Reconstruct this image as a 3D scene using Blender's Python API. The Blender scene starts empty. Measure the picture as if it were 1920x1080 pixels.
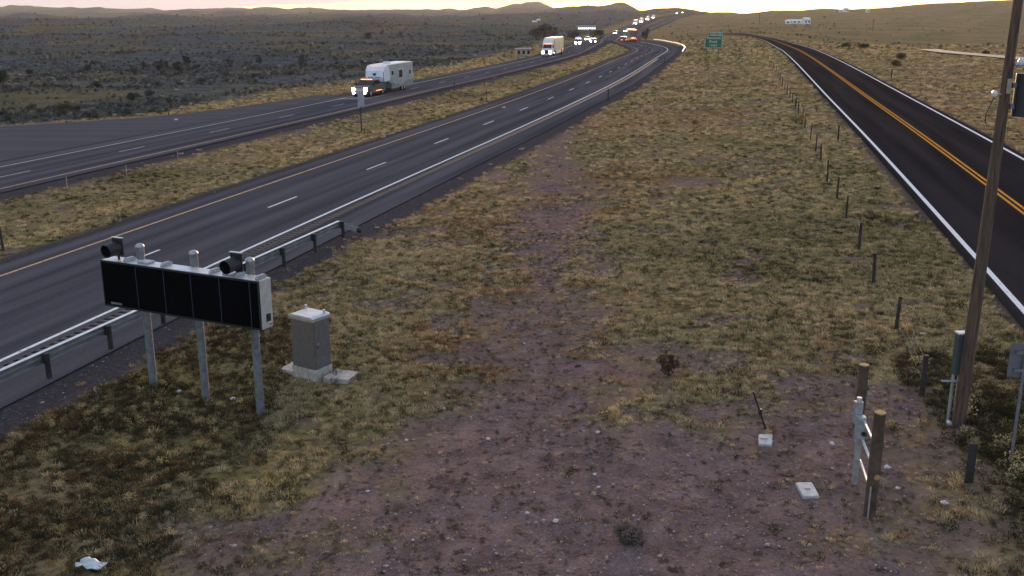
import bpy, bmesh, math, random
import numpy as np
from mathutils import Vector, Matrix

sc = bpy.context.scene
R = math.radians
rng = np.random.default_rng(7)
random.seed(7)

# ------------------------------------------------------------------ camera
F_PX, PITCH, CAM_Z = 1881.0, R(15.47), 8.94
cam_d = bpy.data.cameras.new('camera')
cam_d.sensor_width = 36.0
cam_d.lens = 36.0 * F_PX / 1920.0
cam_d.clip_start = 0.1
cam_d.clip_end = 30000
cam = bpy.data.objects.new('camera', cam_d)
sc.collection.objects.link(cam)
cam.location = (0, 0, CAM_Z)
cam.rotation_euler = (math.pi / 2 - PITCH, 0, 0)
sc.camera = cam

# ------------------------------------------------------------------ sky and sun (just at the horizon, ahead and a little right)
SUN_AZ, SUN_EL = R(9.0), R(2.0)          # azimuth clockwise from +Y
world = bpy.data.worlds.new('World')
sc.world = world
world.use_nodes = True
wn, wl = world.node_tree.nodes, world.node_tree.links
wn.clear()
w_out = wn.new('ShaderNodeOutputWorld')
w_bg = wn.new('ShaderNodeBackground')
w_sky = wn.new('ShaderNodeTexSky')
w_sky.sky_type = 'NISHITA'
w_sky.sun_disc = False
w_sky.sun_elevation = SUN_EL
w_sky.sun_rotation = SUN_AZ
w_sky.altitude = 2200
w_sky.air_density = 1.0
w_sky.dust_density = 1.6
w_sky.ozone_density = 1.5
# thin evening cloud bands over the whole sky
w_tc = wn.new('ShaderNodeTexCoord')
w_map = wn.new('ShaderNodeMapping')
w_map.inputs['Location'].default_value = (5.2, 1.4, 2.0)
w_map.inputs['Scale'].default_value = (2.2, 2.2, 50.0)
w_noise = wn.new('ShaderNodeTexNoise')
w_noise.inputs['Scale'].default_value = 1.6
w_noise.inputs['Detail'].default_value = 6
w_ramp = wn.new('ShaderNodeValToRGB')
w_ramp.color_ramp.elements[0].position = 0.36
w_ramp.color_ramp.elements[1].position = 0.56
w_mix = wn.new('ShaderNodeMixRGB')
w_mix.blend_type = 'MIX'
w_cl = wn.new('ShaderNodeMixRGB')                 # cloud = own lavender grey plus some of the glow behind it
w_cl.blend_type = 'ADD'
w_cl.inputs['Fac'].default_value = 1.0
w_cl.inputs['Color1'].default_value = (0.62, 0.64, 0.79, 1)
w_dim = wn.new('ShaderNodeMixRGB')
w_dim.blend_type = 'MULTIPLY'
w_dim.inputs['Fac'].default_value = 1.0
w_dim.inputs['Color2'].default_value = (0.035, 0.032, 0.036, 1)
wl.new(w_sky.outputs['Color'], w_dim.inputs['Color1'])
wl.new(w_dim.outputs['Color'], w_cl.inputs['Color2'])
wl.new(w_cl.outputs['Color'], w_mix.inputs['Color2'])
wl.new(w_tc.outputs['Generated'], w_map.inputs['Vector'])
wl.new(w_map.outputs['Vector'], w_noise.inputs['Vector'])
wl.new(w_noise.outputs['Fac'], w_ramp.inputs['Fac'])
wl.new(w_ramp.outputs['Color'], w_mix.inputs['Fac'])
wl.new(w_sky.outputs['Color'], w_mix.inputs['Color1'])
wl.new(w_mix.outputs['Color'], w_bg.inputs['Color'])
w_bg.inputs['Strength'].default_value = 0.13
wl.new(w_bg.outputs['Background'], w_out.inputs['Surface'])

sun_d = bpy.data.lights.new('sun', 'SUN')
sun_d.energy = 1.0
sun_d.angle = R(13)
sun_d.color = (1.0, 0.64, 0.34)
sun = bpy.data.objects.new('sun', sun_d)
sc.collection.objects.link(sun)
sv = Vector((math.sin(SUN_AZ) * math.cos(SUN_EL + R(2)), math.cos(SUN_AZ) * math.cos(SUN_EL + R(2)), math.sin(SUN_EL + R(2))))
sun.rotation_euler = sv.to_track_quat('Z', 'Y').to_euler()

sc.view_settings.view_transform = 'Standard'
sc.view_settings.look = 'None'
sc.view_settings.gamma = 1.0
sc.view_settings.use_curve_mapping = False
sc.view_settings.exposure = 2.78

# ------------------------------------------------------------------ materials
MATS = {}
def nmat(name):
    m = bpy.data.materials.new(name)
    m.use_nodes = True
    n = m.node_tree.nodes
    return m, n, m.node_tree.links, n['Principled BSDF']

def mat(name, col, rough=0.7, metal=0.0, var=0.12, scale=6.0, bump=0.0, emit=None, estr=0.0, dirt=None):
    """plain procedural material: base colour broken up with noise, optional dirt colour and bump"""
    if name in MATS:
        return MATS[name]
    m, n, l, b = nmat(name)
    b.inputs['Roughness'].default_value = rough
    b.inputs['Metallic'].default_value = metal
    tc = n.new('ShaderNodeTexCoord')
    no = n.new('ShaderNodeTexNoise')
    no.inputs['Scale'].default_value = scale
    no.inputs['Detail'].default_value = 5
    l.new(tc.outputs['Object'], no.inputs['Vector'])
    rp = n.new('ShaderNodeValToRGB')
    c = np.array(col)
    lo = np.array(dirt) if dirt is not None else np.clip(c * (1 - var * 1.6), 0, 1)
    hi = np.clip(c * (1 + var), 0, 1)
    rp.color_ramp.elements[0].position = 0.3
    rp.color_ramp.elements[1].position = 0.65
    rp.color_ramp.elements[0].color = (*lo, 1)
    rp.color_ramp.elements[1].color = (*hi, 1)
    l.new(no.outputs['Fac'], rp.inputs['Fac'])
    l.new(rp.outputs['Color'], b.inputs['Base Color'])
    if bump:
        bp = n.new('ShaderNodeBump')
        bp.inputs['Strength'].default_value = bump
        bp.inputs['Distance'].default_value = 0.02
        l.new(no.outputs['Fac'], bp.inputs['Height'])
        l.new(bp.outputs['Normal'], b.inputs['Normal'])
    if emit is not None:
        b.inputs['Emission Color'].default_value = (*emit, 1)
        b.inputs['Emission Strength'].default_value = estr
    MATS[name] = m
    return m

# ------------------------------------------------------------------ mesh helpers
C = sc.collection
def link_mesh(name, verts, faces, m=None, parent=None, smooth=False, loc=None):
    me = bpy.data.meshes.new(name)
    me.from_pydata([tuple(map(float, v)) for v in verts], [], faces)
    me.update()
    if m: me.materials.append(m)
    if smooth:
        me.polygons.foreach_set('use_smooth', [True] * len(me.polygons))
    o = bpy.data.objects.new(name, me)
    C.objects.link(o)
    if parent: o.parent = parent
    if loc is not None: o.location = loc
    return o

class MB:
    def __init__(s): s.v, s.f = [], []
    def _add(s, vs, fs):
        b = len(s.v); s.v += [Vector(p) for p in vs]; s.f += [tuple(i + b for i in f) for f in fs]
    def box(s, x0, x1, y0, y1, z0, z1, rot=None, org=(0, 0, 0)):
        vs = [Vector((x, y, z)) for x in (x0, x1) for y in (y0, y1) for z in (z0, z1)]
        if rot is not None:
            vs = [Matrix.Rotation(rot, 3, 'Z') @ p + Vector(org) for p in vs]
        s._add(vs, [(0, 1, 3, 2), (4, 6, 7, 5), (0, 4, 5, 1), (2, 3, 7, 6), (0, 2, 6, 4), (1, 5, 7, 3)])
        return s
    def tube(s, p0, p1, r0, r1=None, n=10, cap=True):
        r1 = r0 if r1 is None else r1
        p0, p1 = Vector(p0), Vector(p1)
        d = (p1 - p0).normalized()
        a = d.orthogonal().normalized(); b = d.cross(a)
        vs = []
        for p, r in ((p0, r0), (p1, r1)):
            for i in range(n):
                t = 2 * math.pi * i / n
                vs.append(p + a * (r * math.cos(t)) + b * (r * math.sin(t)))
        fs = [(i, (i + 1) % n, n + (i + 1) % n, n + i) for i in range(n)]
        if cap: fs += [tuple(range(n))[::-1], tuple(range(n, 2 * n))]
        s._add(vs, fs); return s
    def path(s, pts, r, n=6):
        for a, b in zip(pts[:-1], pts[1:]): s.tube(a, b, r, r, n)
        return s
    def prism(s, prof, y0, y1, axis='y', inset=0.0):
        """closed profile [(a, z)] extruded between y0 and y1 (axis y or x)"""
        n = len(prof)
        vs = [((a, y0, z) if axis == 'y' else (y0, a, z)) for a, z in prof] + [((a, y1, z) if axis == 'y' else (y1, a, z)) for a, z in prof]
        fs = [(i, (i + 1) % n, n + (i + 1) % n, n + i) for i in range(n)] + [tuple(range(n))[::-1], tuple(range(n, 2 * n))]
        s._add(vs, fs); return s
    def poly(s, pts, th):
        """flat slab: polygon pts (3-D top) with thickness th downwards"""
        n = len(pts)
        vs = [Vector(p) for p in pts] + [Vector(p) - Vector((0, 0, th)) for p in pts]
        fs = [tuple(range(n)), tuple(range(n, 2 * n))[::-1]] + [(i, n + i, n + (i + 1) % n, (i + 1) % n) for i in range(n)]
        s._add(vs, fs); return s
    def ball(s, c, r, sz=1.0, seg=10, ring=6, half=False):
        c = Vector(c); vs, fs = [], []
        top = math.pi / 2
        lo = 0 if half else -math.pi / 2
        for j in range(ring + 1):
            ph = lo + (top - lo) * j / ring
            for i in range(seg):
                t = 2 * math.pi * i / seg
                vs.append(c + Vector((r * math.cos(ph) * math.cos(t), r * math.cos(ph) * math.sin(t), r * sz * math.sin(ph))))
        for j in range(ring):
            for i in range(seg):
                fs.append((j * seg + i, j * seg + (i + 1) % seg, (j + 1) * seg + (i + 1) % seg, (j + 1) * seg + i))
        s._add(vs, fs); return s
    def build(s, name, m, parent=None, smooth=False, bevel=0.0, loc=None):
        me = bpy.data.meshes.new(name)
        me.from_pydata([tuple(p) for p in s.v], [], s.f); me.update()
        bm = bmesh.new(); bm.from_mesh(me)
        bmesh.ops.remove_doubles(bm, verts=bm.verts, dist=1e-5)
        bmesh.ops.recalc_face_normals(bm, faces=bm.faces)
        if bevel:
            es = [e for e in bm.edges if len(e.link_faces) == 2 and e.calc_face_angle(0) > 0.6]
            bmesh.ops.bevel(bm, geom=es, offset=bevel, segments=2, affect='EDGES', profile=0.6, clamp_overlap=True)
        bm.to_mesh(me); bm.free()
        if m: me.materials.append(m)
        if smooth: me.polygons.foreach_set('use_smooth', [True] * len(me.polygons))
        o = bpy.data.objects.new(name, me); C.objects.link(o)
        if parent: o.parent = parent
        if loc is not None: o.location = loc
        return o

def tag(o, label=None, cat=None, group=None, kind=None):
    if label: o['label'] = label
    if cat: o['category'] = cat
    if group: o['group'] = group
    if kind: o['kind'] = kind
    return o
def thing(name, label, cat, loc=(0, 0, 0), rz=0.0, group=None):
    o = bpy.data.objects.new(name, None)
    o.empty_display_size = 0.2
    C.objects.link(o); o.location = loc; o.rotation_euler = (0, 0, rz)
    return tag(o, label, cat, group)

# ------------------------------------------------------------------ value noise (numpy)
_perm = np.random.default_rng(3).random((256, 256))
def vnoise(x, y):
    xi, yi = np.floor(x).astype(int), np.floor(y).astype(int)
    fx, fy = x - xi, y - yi
    fx, fy = fx * fx * (3 - 2 * fx), fy * fy * (3 - 2 * fy)
    g = lambda a, b: _perm[a % 256, b % 256]
    return (g(xi, yi) * (1 - fx) + g(xi + 1, yi) * fx) * (1 - fy) + (g(xi, yi + 1) * (1 - fx) + g(xi + 1, yi + 1) * fx) * fy
def fbm(x, y, o=4):
    r, a = 0, 0.5
    for k in range(o):
        r = r + a * (vnoise(x * 2 ** k + 17 * k, y * 2 ** k + 31 * k) - 0.5); a *= 0.5
    return r

# ------------------------------------------------------------------ terrain heights
def row_slope(row):
    v = (np.asarray(row, float) - 540) / F_PX
    return (-math.sin(PITCH) - v * math.cos(PITCH)) / (math.cos(PITCH) - v * math.sin(PITCH))
# lie of the land beyond 250 m: (distance, bearing stations, sight-line row at each station)
KN = [
 (300,  [0, 700, 900, 1000, 1100, 1200, 1300, 1400, 1500, 1600, 1750, 1900], [98, 94, 92, 91, 88, 86, 80, 72, 79, 83, 90, 92]),
 (380,  [0, 700, 900, 1000, 1100, 1200, 1300, 1400, 1500, 1600, 1750, 1900], [82, 80, 80, 78, 77, 76, 66, 62, 70, 84, 96, 100]),
 (480,  [0, 700, 900, 1000, 1100, 1200, 1300, 1400, 1500, 1600, 1750, 1900], [70, 68, 66, 70, 79, 80, 62, 57, 64, 76, 84, 86]),
 (650,  [0, 700, 900, 1000, 1100, 1200, 1300, 1400, 1600, 1750, 1900], [56, 55, 57, 60, 64, 64, 56, 50, 56, 60, 62]),
 (900,  [0, 700, 900, 1000, 1100, 1200, 1300, 1400, 1600, 1750, 1900], [46, 46, 47, 47, 47, 47, 45, 42, 42, 40, 36]),
 (1250, [0, 700, 900, 1000, 1035, 1100, 1200, 1300, 1400, 1600, 1750, 1900], [42, 41, 41, 36, 31, 36, 33, 33, 33, 27, 20, 12]),
 (1500, [0, 700, 900, 1000, 1100, 1200, 1240, 1300, 1350, 1400, 1450, 1500, 1540, 1600, 1700, 1800, 1870, 1920], [40, 39, 40, 37, 31, 27, 25, 25, 28, 25, 20, 20, 16, 17, 11, 5, 0, -3]),
 (2600, [0, 500, 720, 850, 960, 1040, 1100, 1170, 1185, 1215, 1400, 1920], [37, 34, 33, 32, 33, 27, 20, 15, 19, 27, 36, 30]),
 (4500, [0, 300, 600, 720, 800, 870, 930, 965, 985, 1012, 1045, 1100, 1200, 1920], [14, 20, 18, 22, 20.5, 20, 18, 11, 8, 9.5, 20, 24, 28, 34]),
 (6400, [0, 1920], [40, 40]),
]
def base_z(X, Y):
    z = 3.2 * np.tanh(X / 80.0) - 0.315e-4 * np.clip(Y, 0, 250) ** 2
    z = z - 0.33 * np.exp(-((X + 5.6) ** 2 + (Y - 21.9) ** 2) / (2 * 2.4 ** 2))
    return z
_lY = np.log(np.array([250.0] + [k[0] for k in KN]))
def smooth_z(X, Y):
    X = np.asarray(X, float); Y = np.asarray(Y, float)
    zb = base_z(X, Y)
    Yc = np.maximum(Y, 1.0)
    px = 960 + F_PX * 1.0376 * X / Yc
    zs = [base_z(X / Yc * 250.0, np.full_like(Yc, 250.0))]
    for D, xs, rows in KN:
        zs.append(CAM_Z + D * row_slope(np.interp(px, xs, rows)))
    zs = np.stack(zs)
    lt = np.clip(np.log(np.maximum(Yc, 250.0)), _lY[0], _lY[-1])
    i = np.clip(np.searchsorted(_lY, lt, side='right') - 1, 0, len(_lY) - 2)
    t = (lt - _lY[i]) / (_lY[i + 1] - _lY[i])
    t = t * t * (3 - 2 * t) * 0.5 + t * 0.5
    idx = np.indices(i.shape)
    a = np.take_along_axis(zs, i[None], 0)[0]; b = np.take_along_axis(zs, (i + 1)[None], 0)[0]
    zf = a + (b - a) * t
    return np.where(Y > 250, zf, zb)

def unproject(P, zfun, it=90, tmax=245):
    P = np.atleast_2d(np.asarray(P, float))
    u = (P[:, 0] - 960) / F_PX; v = (P[:, 1] - 540) / F_PX
    ry = math.cos(PITCH) - v * math.sin(PITCH); rz = -math.sin(PITCH) - v * math.cos(PITCH)
    z = np.zeros(len(P)); t = np.zeros(len(P))
    for _ in range(it):
        t = np.clip((z - CAM_Z) / rz, 1, tmax); z = 0.7 * z + 0.3 * zfun(u * t, ry * t)
    return np.stack([u * t, ry * t], 1)
def ray(px, py):
    u = (px - 960) / F_PX; v = (py - 540) / F_PX
    return np.array([u, math.cos(PITCH) - v * math.sin(PITCH), -math.sin(PITCH) - v * math.cos(PITCH)])
def on_plane(px, py, P, n):
    r = ray(px, py); c = np.array([0, 0, CAM_Z])
    return c + r * (np.dot(np.array(P) - c, n) / np.dot(r, n))

# ------------------------------------------------------------------ road centre lines
def resample(pts, step=2.0, sm=9):
    pts = np.array(pts, float)
    d = np.concatenate([[0], np.cumsum(np.hypot(*np.diff(pts, axis=0).T))])
    s = np.arange(0, d[-1], step)
    # cubic-ish: interpolate then smooth
    x, y = np.interp(s, d, pts[:, 0]), np.interp(s, d, pts[:, 1])
    k = np.hanning(2 * sm + 1)[1:-1]; k /= k.sum()
    def f(a):
        p = len(k) // 2
        e = np.concatenate([2 * a[0] - a[1:p + 1][::-1], a, 2 * a[-1] - a[-p - 1:-1][::-1]])
        return np.convolve(e, k, 'valid')
    for _ in range(2): x, y = f(x), f(y)
    return np.stack([x, y], 1)

near_px = [(502.5, 390.8), (692, 317), (819.7, 269.4), (910.3, 234.4), (978, 206.9), (1030.6, 186.2), (1070.6, 169.4), (1102.5, 156), (1150, 133), (1193, 111), (1220, 98)]
q = unproject(near_px, base_z)
d0 = (q[1] - q[0]) / np.linalg.norm(q[1] - q[0])
near_pts = [q[0] - d0 * 90, q[0] - d0 * 45, *q, (36.5, 262), (38.5, 320), (41, 380), (51, 480), (68, 600), (94, 740), (125, 900), (196, 1250), (268, 1500), (330, 1700)]
NEAR = resample(near_pts, 2.0, 12)
left_px = [(223, 286), (401.7, 248.3), (535, 220), (636.5, 198), (784.4, 164.6), (881, 143.8), (985, 121), (1045, 106)]
q = unproject(left_px, base_z)
d0 = (q[2] - q[0]) / np.linalg.norm(q[2] - q[0])
left_pts = [q[0] - d0 * 120, q[0] - d0 * 50, *q[:-1], (13.5, 256), (24, 330), (32, 400), (44, 480), (59, 600), (82, 740), (108, 900), (178, 1250), (250, 1500), (312, 1700)]
LEFT = resample(left_pts, 2.0, 14)
serv_px = [(1847.7, 343.5), (1740, 263), (1624, 181.5), (1527, 111.8), (1494.5, 92.4)]
q = unproject(serv_px, base_z)
d0 = (q[1] - q[0]) / np.linalg.norm(q[1] - q[0])
q2 = unproject([(1476, 85), (1458, 78.5), (1427, 69.8), (1400, 65.4), (1384, 63.6)], smooth_z, 250, 420)
serv_pts = [q[0] - d0 * 75, q[0] - d0 * 35, *q, *q2, q2[-1] + (q2[-1] - q2[-2]) * 0.6 + np.array((-4.0, 0.0)), q2[-1] + (q2[-1] - q2[-2]) * 1.2 + np.array((-12.0, 0.0))]
SERV = resample(serv_pts, 2.0, 12)

_FR = {}
def frame(line):
    if id(line) not in _FR: _FR[id(line)] = (line, _frame(line))
    return _FR[id(line)][1]
def _frame(line):
    t = np.gradient(line, axis=0); t /= np.linalg.norm(t, axis=1)[:, None]
    return t, np.stack([t[:, 1], -t[:, 0]], 1)          # tangent, right-hand normal
def off_to(line, X, Y, chunk=20000):
    """signed offset (right positive) and index of the nearest station of a polyline"""
    t, n = frame(line)
    X = np.ravel(X); Y = np.ravel(Y)
    o = np.empty(len(X)); k = np.empty(len(X), int)
    L = line[::8]
    for a in range(0, len(X), chunk):
        x_, y_ = X[a:a + chunk], Y[a:a + chunk]
        dx = x_[:, None] - L[None, :, 0]; dy = y_[:, None] - L[None, :, 1]
        j = (dx * dx + dy * dy).argmin(1) * 8
        c = np.clip(j[:, None] + np.arange(-8, 9)[None, :], 0, len(line) - 1)
        dd = (x_[:, None] - line[c, 0]) ** 2 + (y_[:, None] - line[c, 1]) ** 2
        j = c[np.arange(len(j)), dd.argmin(1)]
        k[a:a + chunk] = j
        o[a:a + chunk] = (x_ - line[j, 0]) * n[j, 0] + (y_ - line[j, 1]) * n[j, 1]
    d = np.hypot(X - line[k, 0], Y - line[k, 1])
    o = np.where(np.abs(o) + 3 < d, np.sign(o + 1e-9) * d, o)   # beyond the ends
    return o, k
TURN = None
NEAR_L, NEAR_R = -5.2, 6.5
LEFT_L, LEFT_R = -6.4, 4.9
SERV_L, SERV_R = -3.95, 3.95
def sstep(a, b, x):
    t = np.clip((x - a) / (b - a), 0, 1); return t * t * (3 - 2 * t)

def poly_sdf(X, Y, poly):
    """signed distance to a polygon, negative inside"""
    P = np.array(poly); X = np.ravel(X); Y = np.ravel(Y)
    d = np.full(len(X), 1e9); ins = np.zeros(len(X), bool)
    for a, b in zip(P, np.roll(P, -1, 0)):
        e = b - a; L2 = (e ** 2).sum() + 1e-12
        t = np.clip(((X - a[0]) * e[0] + (Y - a[1]) * e[1]) / L2, 0, 1)
        d = np.minimum(d, np.hypot(X - a[0] - t * e[0], Y - a[1] - t * e[1]))
        c = ((a[1] > Y) != (b[1] > Y))
        with np.errstate(divide='ignore', invalid='ignore'):
            xi = (b[0] - a[0]) * (Y - a[1]) / (b[1] - a[1] + 1e-12) + a[0]
        ins ^= c & (X < xi)
    return np.where(ins, -d, d)
# outline of the paved turnout widening the far shoulder at the left
tp = unproject([(-260, 246), (-100, 241), (0, 237), (130, 231), (250, 226), (330, 219), (430, 206), (520, 190), (600, 178)], base_z)
tl, nl = frame(LEFT)
top_, bot_ = [], []
_d = (LEFT[8] - LEFT[0]) / np.linalg.norm(LEFT[8] - LEFT[0])
tp = np.concatenate([[tp[0] - _d * 70, tp[0] - _d * 35], tp])
for p in resample(tp, 6.0, 3):
    o, k = off_to(LEFT, np.array([p[0]]), np.array([p[1]])); k = k[0]
    w = max(0.02, -(o[0]) + LEFT_L)
    row_ = []
    for frac in (0.0, 0.25, 0.5, 0.75, 1.0):
        x, y = LEFT[k] + nl[k] * (LEFT_L + 0.02 - frac * w)
        row_.append((x, y, float(smooth_z(np.array([x]), np.array([y]))[0]) + 0.06 - 0.03 * frac - 0.006))
    bot_.append(row_)
TURN = [np.array(r_[0][:2]) for r_ in bot_] + [np.array(r_[-1][:2]) for r_ in bot_[::-1]]

_tb = np.array(TURN)
_tlo, _thi = _tb.min(0) - 9, _tb.max(0) + 9
def turn_sdf(X, Y):
    X = np.ravel(X); Y = np.ravel(Y)
    d = np.full(len(X), 9.0)
    m = (X > _tlo[0]) & (X < _thi[0]) & (Y > _tlo[1]) & (Y < _thi[1])
    if m.any(): d[m] = poly_sdf(X[m], Y[m], TURN)
    return d
def road_offsets(X, Y):
    return off_to(NEAR, X, Y)[0], off_to(LEFT, X, Y)[0], off_to(SERV, X, Y)[0]
def ground_z(X, Y, ro=None, detail=True):
    """finished ground: smooth land, undulation away from the roads, ditches beside them"""
    sh = np.shape(X); X = np.ravel(np.asarray(X, float)); Y = np.ravel(np.asarray(Y, float))
    z = smooth_z(X, Y)
    on, ol, os_ = ro if ro is not None else road_offsets(X, Y)
    def away(o, l, r, a, b): return sstep(a, b, np.maximum(l - o, o - r))
    aw = away(on, NEAR_L, NEAR_R, 1.5, 9) * away(ol, LEFT_L - 6, LEFT_R, 1.5, 9) * away(os_, SERV_L, SERV_R, 0.6, 5)
    tk = sstep(1.0, 7.0, turn_sdf(X, Y)); aw = aw * tk
    dist = np.hypot(X, Y)
    amp = np.clip(dist / 60, 0.12, 1) * 0.35
    z = z + aw * amp * fbm(X / 7.0, Y / 7.0, 4)
    far = sstep(180, 420, dist)
    lft = sstep(10, 80, -ol)
    z = z + aw * far * (np.clip(dist, 0, 2500) * (0.0042 + 0.016 * lft)) * fbm(X / 130.0, Y / 90.0, 3)
    # scrub rises and dips left of the far carriageway
    z = z + tk * sstep(14, 60, -ol - 12) * 5.5 * fbm(X / 60.0 + 3, Y / 46.0, 3) * (1 - far * 0.3)
    # shallow ditch in the median and beside the service road
    med = sstep(1.5, 6, on * -1 + NEAR_L) * sstep(1.5, 6, ol - LEFT_R)
    z = z - 0.45 * med * (on < 0) * (ol > 0)
    if detail:
        z = z + aw * 0.05 * fbm(X * 1.7, Y * 1.7, 3) * (dist < 120)
    return z.reshape(sh)
def gz(x, y): return float(ground_z(np.array([x]), np.array([y]))[0])
def G(px, py):
    """point of the ground seen at a photograph position (near field)"""
    P = unproject([(px, py)], lambda x, y: ground_z(x, y, detail=False), 45)[0]
    return Vector((P[0], P[1], gz(P[0], P[1])))
def far_pt(px, Y):
    X = (px - 960) / F_PX / 1.0376 * Y
    return Vector((X, Y, gz(X, Y)))

# ------------------------------------------------------------------ ground masks
bare_px = [(420, 1080), (560, 985), (700, 880), (830, 770), (890, 660), (920, 560), (950, 470), (982, 380), (1005, 310), (1032, 215), (1058, 215), (1072, 310), (1090, 400), (1108, 500), (1118, 590), (1128, 690), (1190, 770), (1350, 790), (1480, 735), (1620, 700), (1690, 760), (1660, 820), (1700, 930), (1750, 1080)]
BARE = list(unproject(bare_px, base_z)) 
BARE = [np.array(p) for p in BARE] + [np.array((6.0, 6.0)), np.array((-2.5, 6.0))]
pale_px = [(1380, 130), (1440, 118), (1465, 150), (1440, 190), (1370, 180), (1350, 150)]
PALE = [np.array(p) for p in unproject(pale_px, base_z)]

def masks(X, Y, ro):
    on, ol, os_ = ro
    wob = fbm(X / 2.2, Y / 2.2, 4) * 2.6 + fbm(X * 1.1, Y * 1.1, 3) * 1.0
    sd = poly_sdf(X, Y, BARE)
    fine = fbm(X * 0.9, Y * 0.9 + 40, 4)
    bare = 1 - sstep(-1.8, 2.2, sd + wob * 1.2 + fine * 5.0)
    bare = np.maximum(bare, 0.7 * sstep(0.07, 0.2, 0.55 * fbm(X / 4.5 + 9, Y / 3.0, 4) + 0.75 * fine) * (np.hypot(X, Y) < 160) * (1 - 0.8 * sstep(0, 5, -X - 3) * (Y < 30)))
    gravel = (1 - sstep(1.1, 2.0, on - NEAR_R + wob * 0.25)) * (on > NEAR_R - 0.5)
    gravel = np.maximum(gravel, (1 - sstep(0.6, 1.3, NEAR_L - on + wob * 0.2)) * (on < 0) * (on > NEAR_L - 3))
    gravel = np.maximum(gravel, (1 - sstep(1.6, 2.8, ol - LEFT_R + wob * 0.3)) * (ol > 0) * (ol < LEFT_R + 6))
    gravel = np.maximum(gravel, (1 - sstep(0.5, 1.0, -ol + LEFT_L + wob * 0.2)) * (ol < 0) * (ol > LEFT_L - 3))
    gravel = np.maximum(gravel, 0.8 * (1 - sstep(0.1, 0.6, np.abs(os_) - SERV_R + wob * 0.1)))
    scrub = sstep(0.5, 4, turn_sdf(X, Y)) * sstep(16, 23, -ol + fbm(X / 20, Y / 20, 3) * 10) * (ol < 0)
    return bare, gravel, scrub, wob

# ------------------------------------------------------------------ terrain mesh (rings widening with distance)
ang = np.concatenate([np.arange(-180, -44, 3.0), np.arange(-44, -33, 0.6), np.arange(-33, 33, 0.15), np.arange(33, 44, 0.6), np.arange(44, 180, 3.0)])
rad = np.concatenate([np.array([0.05, 2, 5, 8, 10.5]), np.geomspace(12, 300, 330), np.geomspace(303, 6500, 150)])
A, Rr = np.meshgrid(np.radians(ang), rad, indexing='ij')
TX, TY = (np.sin(A) * Rr).ravel(), (np.cos(A) * Rr).ravel()
ro = road_offsets(TX, TY)
TZ = ground_z(TX, TY, ro)
inroad = np.maximum.reduce([
    (1 - sstep(-0.7, -0.1, np.maximum(NEAR_L - ro[0], ro[0] - NEAR_R))),
    (1 - sstep(-0.7, -0.1, np.maximum(LEFT_L - ro[1], ro[1] - LEFT_R))),
    (1 - sstep(-0.7, -0.1, np.maximum(SERV_L - ro[2], ro[2] - SERV_R)))])
inroad = np.maximum(inroad, 1 - sstep(-1.2, -0.2, turn_sdf(TX, TY)))
TZ = TZ - inroad * np.clip(0.10 + np.hypot(TX, TY) * 0.0006, 0, 0.9)
bare, gravel, scrub, wob = masks(TX, TY, ro)
na, nr = A.shape
ii = np.arange(na)[:, None] * nr + np.arange(nr)[None, :]
jj = np.roll(ii, -1, axis=0)
quads = np.stack([ii[:, :-1], jj[:, :-1], jj[:, 1:], ii[:, 1:]], -1).reshape(-1, 4)[:, ::-1]
me = bpy.data.meshes.new('ground')
me.vertices.add(len(TX)); me.vertices.foreach_set('co', np.stack([TX, TY, TZ], 1).ravel())
me.loops.add(len(quads) * 4); me.loops.foreach_set('vertex_index', quads.ravel())
me.polygons.add(len(quads)); me.polygons.foreach_set('loop_start', np.arange(len(quads)) * 4)
me.polygons.foreach_set('use_smooth', np.ones(len(quads), bool))
me.update(calc_edges=True); me.validate()
ca = me.color_attributes.new('mask', 'FLOAT_COLOR', 'POINT')
ca.data.foreach_set('color', np.stack([bare, scrub, gravel, np.ones_like(bare)], 1).ravel())

gm, n, l, b = nmat('prairie_ground')
b.inputs['Roughness'].default_value = 0.95
b.inputs['Specular IOR Level'].default_value = 0.0
at = n.new('ShaderNodeAttribute'); at.attribute_name = 'mask'
sp = n.new('ShaderNodeSeparateColor'); l.new(at.outputs['Color'], sp.inputs['Color'])
geo = n.new('ShaderNodeNewGeometry')
def noise(scale, detail=6, rough=0.6, vec=None, dist=0.0):
    t = n.new('ShaderNodeTexNoise'); t.inputs['Scale'].default_value = scale; t.inputs['Detail'].default_value = detail
    t.inputs['Roughness'].default_value = rough; t.inputs['Distortion'].default_value = dist
    l.new(vec or geo.outputs['Position'], t.inputs['Vector']); return t.outputs['Fac']
def ramp(fac, stops):
    r = n.new('ShaderNodeValToRGB'); e = r.color_ramp.elements
    while len(e) < len(stops): e.new(0.5)
    for k, (p, c) in enumerate(stops): e[k].position = p; e[k].color = (*c, 1)
    l.new(fac, r.inputs['Fac']); return r.outputs['Color']
def mixc(fac, a, c, mode='MIX'):
    m = n.new('ShaderNodeMixRGB'); m.blend_type = mode
    for s, v in (('Fac', fac), ('Color1', a), ('Color2', c)):
        if isinstance(v, (int, float)): m.inputs[s].default_value = v
        elif isinstance(v, tuple): m.inputs[s].default_value = (*v, 1)
        else: l.new(v, m.inputs[s])
    return m.outputs['Color']
grassc = ramp(noise(0.22, 8, 0.68), [(0.30, (0.150, 0.125, 0.066)), (0.43, (0.235, 0.184, 0.098)), (0.55, (0.290, 0.222, 0.128)), (0.70, (0.310, 0.220, 0.152))])
tuft = ramp(noise(5.0, 6, 0.7), [(0.36, (0.28, 0.28, 0.26)), (0.48, (0.85, 0.85, 0.85)), (0.66, (1.4, 1.33, 1.25))])
grassc = mixc(1.0, grassc, tuft, 'MULTIPLY')
patch = ramp(noise(0.035, 5, 0.6), [(0.36, (0.66, 0.78, 0.62)), (0.6, (1.10, 1.0, 0.92))])
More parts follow.
